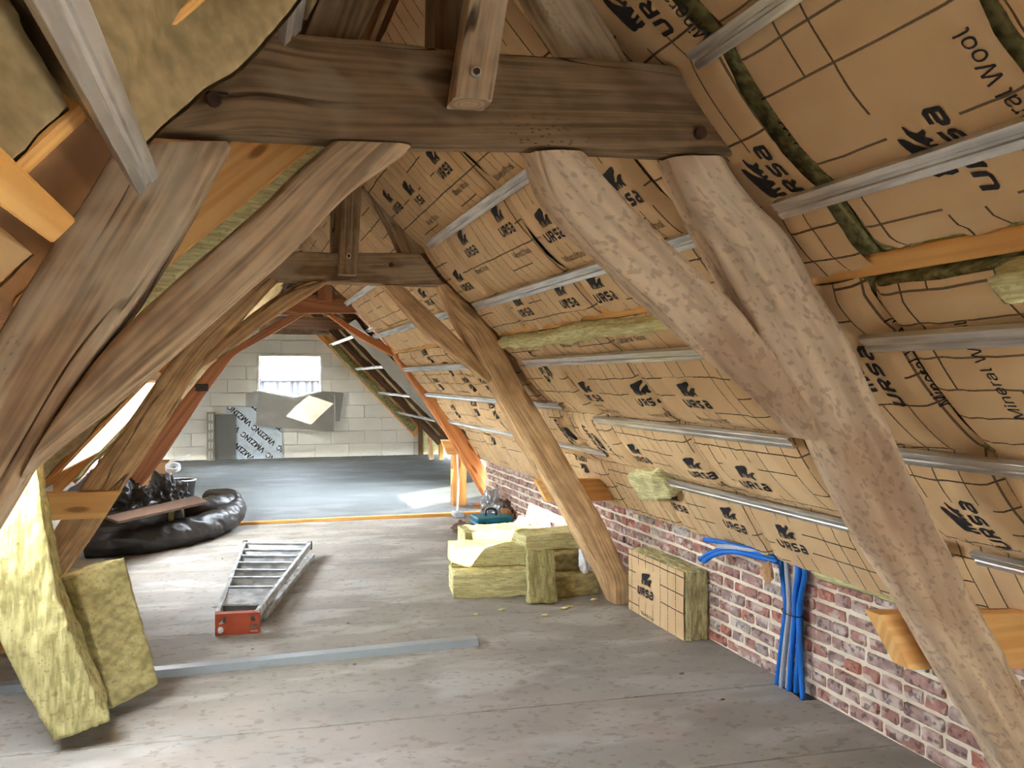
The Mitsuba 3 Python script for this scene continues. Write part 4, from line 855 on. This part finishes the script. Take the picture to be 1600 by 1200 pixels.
# step ladder lying on the floor
k = thing('stepladder', 'aluminium stepladder with a red top cap lying on the floor', 'ladder')
LT = dict(l0=np.array([-.125, 5.25]), l1=np.array([.034, 7.45]), r0=np.array([.085, 5.21]), r1=np.array([.525, 7.27]))
def stile(a, b, z0, z1, w=.024):
    return obeam((a[0], a[1], (z0 + z1) / 2), (b[0], b[1], (z0 + z1) / 2), w, z1 - z0, [0, 0, 1], .003)[0]
add(k + '__stile', stile(LT['l0'], LT['l1'], .075, .125), 'alu'); add(k + '__stile', stile(LT['r0'], LT['r1'], .075, .125), 'alu')
add(k + '__rear_leg', stile(LT['l0'] + [.02, .25], LT['l1'] + [.0, -.05], .008, .045), 'alu'); add(k + '__rear_leg', stile(LT['r0'] + [.05, .25], LT['r1'] + [.02, -.08], .008, .045), 'alu')
for t in (.30, .52, .72, .92):
    a, b = LT['l0'] + (LT['l1'] - LT['l0']) * t, LT['r0'] + (LT['r1'] - LT['r0']) * t; add(k + '__cross_bar', cyl((a[0], a[1], .03), (b[0], b[1], .03), .010, 8), 'alu')
def tread(t, h, dz, z1=.118, th=.010):
    a, b = LT['l0'] + (LT['l1'] - LT['l0']) * t, LT['r0'] + (LT['r1'] - LT['r0']) * t
    d = (b - a) / np.linalg.norm(b - a); nrm = np.array([-d[1], d[0]])
    def hull(secs): return trimesh.convex.convex_hull(np.array([[*(q + nrm * s), z] for q in (a + d * .012, b - d * .012) for (s, z) in secs]))
    return cat([hull(((0, z1), (th, z1), (dz, z1 - h), (dz + th, z1 - h))), hull(((-.012, z1 + .010), (-.012, z1 + .002), (.022, z1 + .010), (.022, z1 + .002))), hull(((dz - .004, z1 - h), (dz + .03, z1 - h), (dz - .004, z1 - h - .006), (dz + .03, z1 - h - .006)))])
for t in TREADS: add(k + '__tread', tread(t, .062, -.022), 'alu')
add(k + '__platform', tread(.27, .028, -.34, .120, .012), 'alu')
add(k + '__gap_shade', tread(.10, .085, .0, .095, .30), 'dark_sheet')  # dark box standing in for the shade of the open gap
cap = sg.box(-.135, .004, .105, .122).difference(shapely.union_all([sg.Point(-.108, .032).buffer(.019), sg.Polygon([(-.118, .062), (-.088, .104), (-.075, .104), (-.078, .078), (-.09, .066)]), sg.box(.056, .076, .080, .102), sg.box(.052, .034, .068, .056), sg.box(.073, .034, .092, .056), sg.box(.052, .014, .092, .022)]))
cap = cap.union(sg.box(-.0, .03, .0, .03)) if False else cap
m = trimesh.creation.extrude_polygon(cap, .012, engine='earcut').apply_transform(frame([0, 0, 0], [1, 0, 0], [0, 0, 1], [0, -1, 0]))
rim = cat([cbox(-.135, .105, 0, .045, .110, .122, .003), cbox(-.135, -.125, 0, .045, .004, .112, .003), cbox(.095, .105, 0, .045, .004, .112, .003)])
m = cat([m, rim]); m.apply_transform(rot([0, 0, 1], -5)); m.apply_translation([.0, 5.20, 0]); add(k + '__top_cap', m, 'red_plastic')
for (e, w) in (('l1', 0), ('r1', 0)): add(k + '__foot', cbox(LT[e][0] - .018, LT[e][0] + .018, LT[e][1] - .01, LT[e][1] + .03, .066, .128, .004), 'black_plastic')
# steel stud lying on the floor
k = thing('steel_stud', 'long galvanised steel stud lying across the floor in front of the ladder', 'metal rail')
sp = sg.Polygon([(-.035, 0), (.035, 0), (.035, .038), (.028, .038), (.028, .0368), (.0338, .0368), (.0338, .0012), (-.0338, .0012), (-.0338, .0368), (-.028, .0368), (-.028, .038), (-.035, .038)])
p, q = np.array([-1.15, 4.55, .0015]), np.array([1.21, 4.645, .0015]); d = (q - p) / np.linalg.norm(q - p)
m = trimesh.creation.extrude_polygon(sp, float(np.linalg.norm(q - p)), engine='earcut'); side = np.cross([0, 0, 1], d)
m.apply_transform(rot([0, 0, 1], 180)); m.apply_translation([0, .038, 0]); m.apply_transform(frame(p, side, [0, 0, 1], d)); add(k, m, 'steel_dull')
# blue and grey conduits rising along the bricks
CW = [('blue', [(3.625, .64), (3.618, .56), (3.592, .44), (3.580, .36), (3.612, .15), (3.634, -.01)], -.016), ('grey', [(3.572, .64), (3.565, .56), (3.55, .46), (3.545, .36), (3.575, .15), (3.592, -.01)], -.022), ('grey', [(3.53, .64), (3.52, .55), (3.535, .44), (3.53, .36), (3.555, .15), (3.568, -.01)], -.004), ('blue', [(3.495, .64), (3.485, .55), (3.51, .44), (3.51, .36), (3.53, .15), (3.540, -.01)], -.014), ('blue', [(3.465, .64), (3.458, .55), (3.487, .44), (3.488, .36), (3.50, .15), (3.508, -.01)], 0.0), ('blue', [(3.435, .64), (3.43, .55), (3.462, .44), (3.472, .36), (3.45, .15), (3.425, -.01)], -.020)]
for i, (c, pts, dx) in enumerate(CW):
    lab = ['outermost left blue conduit of the bundle rising along the brick wall', 'grey conduit second from the left in the bundle along the brick wall', 'grey conduit in the middle of the bundle along the brick wall', 'inner blue conduit right of the grey ones in the bundle', 'blue conduit second from the right of the bundle', 'outermost right blue conduit of the bundle, splaying out at the floor'][i]
    k = thing('conduit', lab, 'pipe'); x0 = 2.405 + dx
    add(k, tube(catmull([(x0 + .012 * math.sin(3 * h), y, h) for y, h in pts], 50), .0125, 12), 'blue' if c == 'blue' else 'grey_plastic', True)
k = thing('cable_tie', 'black cable tie round the conduit bundle', 'cable tie'); th = np.linspace(0, 2 * np.pi, 30); add(k, tube(np.stack([2.392 + .036 * np.cos(th), 3.517 + .064 * np.sin(th), .36 + .004 * np.sin(th)], 1), .0025, 6, False), 'black_plastic', True)
k = thing('floor_hole', 'dark ragged hole in the floor where the conduits come up', 'hole'); add(k, trimesh.creation.extrude_polygon(sg.Polygon([(2.375, 3.415), (2.44, 3.405), (2.44, 3.65), (2.40, 3.66), (2.375, 3.61), (2.39, 3.52)]), .0012, engine='earcut').apply_translation([0, 0, .0006]), 'black_plastic')
for i, (c, pts) in enumerate([('blue', [(2.31, 4.17, .583), (2.31, 4.02, .60), (2.32, 3.85, .605), (2.37, 3.70, .60)]), ('grey_plastic', [(2.30, 4.02, .575), (2.30, 3.92, .592), (2.33, 3.80, .60), (2.38, 3.68, .595)]), ('blue', [(2.30, 4.20, .475), (2.30, 4.08, .535), (2.31, 3.92, .582), (2.35, 3.74, .592), (2.39, 3.64, .585)]), ('blue', [(2.285, 4.13, .480), (2.285, 4.02, .535), (2.30, 3.88, .575), (2.34, 3.72, .58), (2.39, 3.62, .57)])]):
    k = thing('conduit', ['blue conduit end highest of the loose ones left of the bundle', 'short grey conduit end between the loose blue ones', 'blue conduit end bending lowest to the left under the insulation', 'blue conduit end nearest the camera of the loose bent ones'][i], 'pipe')
    add(k, tube(catmull(pts, 36), .0125, 12), c, True)
k = thing('paper_flap', 'torn brown paper flap hanging beside the loose conduit ends', 'paper'); add(k, place(crumple(0, (.02, .04, .06), 21), (2.33, 3.62, .53)), 'kraft_plain', 25)
# things against the block wall
k = thing('zinc_sheet', 'large bent grey zinc sheet hanging below the far window', 'metal sheet')
o = sg.Polygon([(.285, 1.215), (.31, 1.21), (.90, 1.085), (1.37, 1.20), (1.60, 1.19), (1.585, .485), (.255, .60)])
def sheet(poly, y, bend, t=.006, size=.05):
    v, f = flat_mesh(poly, size); a = np.c_[v[:, 0], y + bend(v[:, 0], v[:, 1]), v[:, 1]]; b = a + [0, t, 0]; n = len(a)
    return trimesh.Trimesh(np.vstack([a, b]), np.vstack([f, f[:, ::-1] + n]), process=False)
bend = lambda x, z: .03 * np.sin(x * 4.2) * (1.2 - z) + .02 * (meshkit.fbm(np.stack([x * 3, z * 3, 0 * x], -1), 2, 3) - .5) - .10 * (1.22 - z) * .5
add(k + '__front', sheet(o, 16.20, bend), 'zinc', 40)
add(k + '__left_flap', sheet(sg.Polygon([(.09, 1.16), (.30, 1.215), (.275, .93), (.085, .935)]), 16.27, lambda x, z: 0 * x), 'zinc')
add(k + '__right_flap', sheet(sg.Polygon([(1.61, 1.19), (1.77, 1.165), (1.70, .66), (1.635, .66)]), 16.24, lambda x, z: .1 * (x - 1.6)), 'zinc')
add(k + '__lip_highlight', tube(np.array([(.285, 16.185, 1.218), (.90, 16.16, 1.09), (1.37, 16.185, 1.205)]), .012, 8), 'white_paint', True)  # white tube: light along the bent top edge, put in as colour
k = thing('printed_sheet', 'pale blue protective sheet with slanted upside-down lettering leaning on the block wall', 'board')
FP = sg.Polygon([(-.248, .94), (.68, .93), (.695, .54), (.715, .022), (-.2, .022)])
add(k + '__board', trimesh.creation.extrude_polygon(FP, .012, engine='earcut').apply_transform(frame([0, 16.315, 0], [1, 0, 0], [0, 0, 1], [0, -1, 0])), 'film')
inside = FP.buffer(-.005)
def clipped_text(cx, cz, ang):
    m = meshkit.text_mesh('VMZINC', .088, .002, True); n = m.face_normals[:, 2] > .5; v = m.vertices[:, :2] - (m.bounds[0, :2] + m.bounds[1, :2]) / 2
    c, s = math.cos(math.radians(ang)), math.sin(math.radians(ang)); v = v @ np.array([[c, s], [-s, c]]) + [cx, cz]
    g = shapely.union_all([sg.Polygon(v[t]) for t in m.faces[n]]).buffer(.0003).intersection(inside)
    if g.is_empty: return None
    return [trimesh.creation.extrude_polygon(q, .0015, engine='earcut') for q in getattr(g, 'geoms', [g]) if q.area > 1e-5]
for (cx, cz) in [(.202, .312), (.384, .43), (.03, .17), (-.02, .785), (.26, .915), (.805, .065), (.62, -.06), (.66, .56), (-.218, .677)]:
    g = clipped_text(cx, cz, 180 - 41)
    if g: add(k + '__lettering', cat(g).apply_transform(frame([0, 16.3025, 0], [1, 0, 0], [0, 0, 1], [0, -1, 0])), 'ink')
k = thing('metal_sheet', 'plain dark grey sheet leaning on the block wall beside the lettered sheet', 'metal sheet'); add(k, cbox(-.415, -.085, 16.24, 16.255, .022, .805, .002), 'dark_sheet')
k = thing('film_roll', 'tall narrow roll of translucent mesh film standing on the floor by the block wall', 'roll')
add(k + '__roll', cyl((-.487, 16.22, .022), (-.487, 16.22, .85), .068, 24), 'membrane')
for j in range(5):
    for xx in (-.522, -.478): add(k + '__slot', cbox(xx, xx + .022, 16.146, 16.160, .07 + j * .16, .18 + j * .16, .004), 'film')
# black insulated hoses, plank and clutter on the left
k = thing('insulated_hose', 'thick black film covered duct hose lying in a curve on the left', 'hose')
cr = lambda P_, a: .022 * (meshkit.fbm(np.stack([np.broadcast_to(P_[:, :1] * 9 + P_[:, 1:2] * 9, (len(P_), len(a))), np.broadcast_to(a[None] * 2.5, (len(P_), len(a))), np.zeros((len(P_), len(a)))], -1), 3, 6) - .5) * 2
add(k, tube(catmull([(-1.17, 7.80, .115), (-1.0, 7.79, .115), (-.75, 7.86, .115), (-.45, 8.12, .115), (-.22, 8.52, .12), (-.08, 8.90, .15), (-.10, 9.20, .21), (-.30, 9.36, .20)], 160), .118, 32, wob=cr), 'black_film', True)
k = thing('insulated_hose', 'thinner black duct hose behind the thick one, yellow wool lining at its open end', 'hose')
hp = catmull([(-1.18, 8.42, .14), (-.95, 8.42, .17), (-.68, 8.40, .21), (-.55, 8.33, .22)], 60)
add(k + '__sleeve', tube(hp, .11, 24, wob=cr), 'black_film', True); t = (hp[-1] - hp[-4]); t /= np.linalg.norm(t)
add(k + '__lining', tube(np.array([hp[-1] - t * .02, hp[-1] + t * .035]), .098, 20), 'wool', True); add(k + '__opening', tube(np.array([hp[-1] + t * .02, hp[-1] + t * .04]), .065, 20), 'black_plastic', True)
k = thing('insulated_hose', 'crumpled black hose end under the brown plank', 'hose'); add(k, tube(catmull([(-.62, 8.75, .12), (-.42, 8.72, .2), (-.22, 8.85, .22), (-.10, 9.05, .2)], 40), .11, 22, wob=cr), 'black_film', True)
k = thing('plank', 'brown board lying across the black hoses on the left', 'board')
cs = [np.array(c) for c in ((-1.005, 7.52, .36), (-.87, 7.20, .365), (-.27, 8.30, .345), (-.40, 8.78, .34))]
V = np.array(cs + [c - np.array([0, 0, .018]) for c in cs]); add(k, trimesh.convex.convex_hull(V), 'plank_brown')
for i, (lab, loc, sz, mat, sd) in enumerate([('dark stuffed rubbish bag behind the brown plank, left', (-1.05, 9.2, .22), (.30, .28, .30), 'black_film', 31), ('dark rubbish bag behind the brown plank, right', (-.72, 9.65, .20), (.24, .24, .30), 'black_film', 32)]):
    k = thing('rubbish_bag', lab, 'bag'); add(k, place(crumple(0, sz, sd), loc), mat, 40)
k = thing('cardboard_box', 'open cardboard box with a pale flap behind the rubbish bags', 'box')
add(k + '__body', cat([cbox(-1.15, -.78, 11.0, 11.02, .02, .46), cbox(-1.15, -1.13, 11.0, 11.4, .02, .46), cbox(-.80, -.78, 11.0, 11.4, .02, .46), cbox(-1.15, -.78, 11.38, 11.4, .02, .46), cbox(-1.15, -.78, 11.0, 11.4, .02, .03)]), 'cardboard')
add(k + '__flap', trimesh.convex.convex_hull(np.array([(-.80, 11.0, .46), (-.80, 11.4, .46), (-.58, 11.35, .52), (-.58, 10.95, .52), (-.80, 11.0, .455), (-.80, 11.4, .455), (-.58, 11.35, .515), (-.58, 10.95, .515)])), 'white_paint')
k = thing('tape_roll', 'white roll of tape on the rubbish behind the brown plank', 'tape'); ring = sg.Point(0, 0).buffer(.075).difference(sg.Point(0, 0).buffer(.05))
m = trimesh.creation.extrude_polygon(ring, .04, engine='earcut'); m.apply_transform(rot([1, 0, 0], 25)); m.apply_translation([-.66, 9.75, .50]); add(k, m, 'white_plastic')
k = thing('bucket', 'dark bucket with light rim next to the cardboard box', 'bucket'); add(k + '__body', trimesh.creation.revolve([(0, 0), (.12, 0), (.15, .30), (.143, .30), (.115, .01), (0, .01)], sections=28).apply_translation([-.62, 10.4, .02]), 'black_plastic', 40); add(k + '__rim', trimesh.creation.torus(.15, .008, 28, 8).apply_translation([-.62, 10.4, .32]), 'white_plastic', True)
k = thing('tarpaulin', 'dark crumpled sheet on the left slope below the sunlit wool', 'plastic sheet')
uu, vv = np.meshgrid(np.linspace(5.9, 8.4, 60), np.linspace(.62, .90, 24), indexing='ij'); V = LP(uu, vv, .03 + .12 * meshkit.fbm(np.stack([uu * 4, vv * 8, 0 * uu], -1), 3, 9)).reshape(-1, 3); add(k, trimesh.Trimesh(V, grid_faces(60, 24), process=False), 'rust', True)
# small debris on the floor
for i in range(26):
    if i < 10: x, y, s = RNG.uniform(1.2, 2.2), RNG.uniform(5.0, 5.6), RNG.uniform(.008, .02)
    else: x, y, s = RNG.uniform(-.3, 2.2), RNG.uniform(2.6, 8.5), RNG.uniform(.004, .010)
    k = thing('debris', 'small pale wool crumb on the floor before the pile' if i < 10 else 'tiny chip lying loose on the floor', 'debris', 'wool crumbs by the pile' if i < 10 else 'loose chips on the floor')
    add(k, place(crumple(0, (s * 1.4, s, s * .5), 50 + i).simplify_quadric_decimation(face_count=200) if False else trimesh.Trimesh(*(lambda q: (q.vertices * np.array([s * 1.4, s, s * .5]) * (1 + .5 * (meshkit.noise(q.vertices * 3 + i)[:, None] - .5)), q.faces))(trimesh.creation.icosphere(subdivisions=1)), process=False), (x, y, s * .35)), 'wool' if i < 10 else ('rag' if i % 3 else 'mortar'))
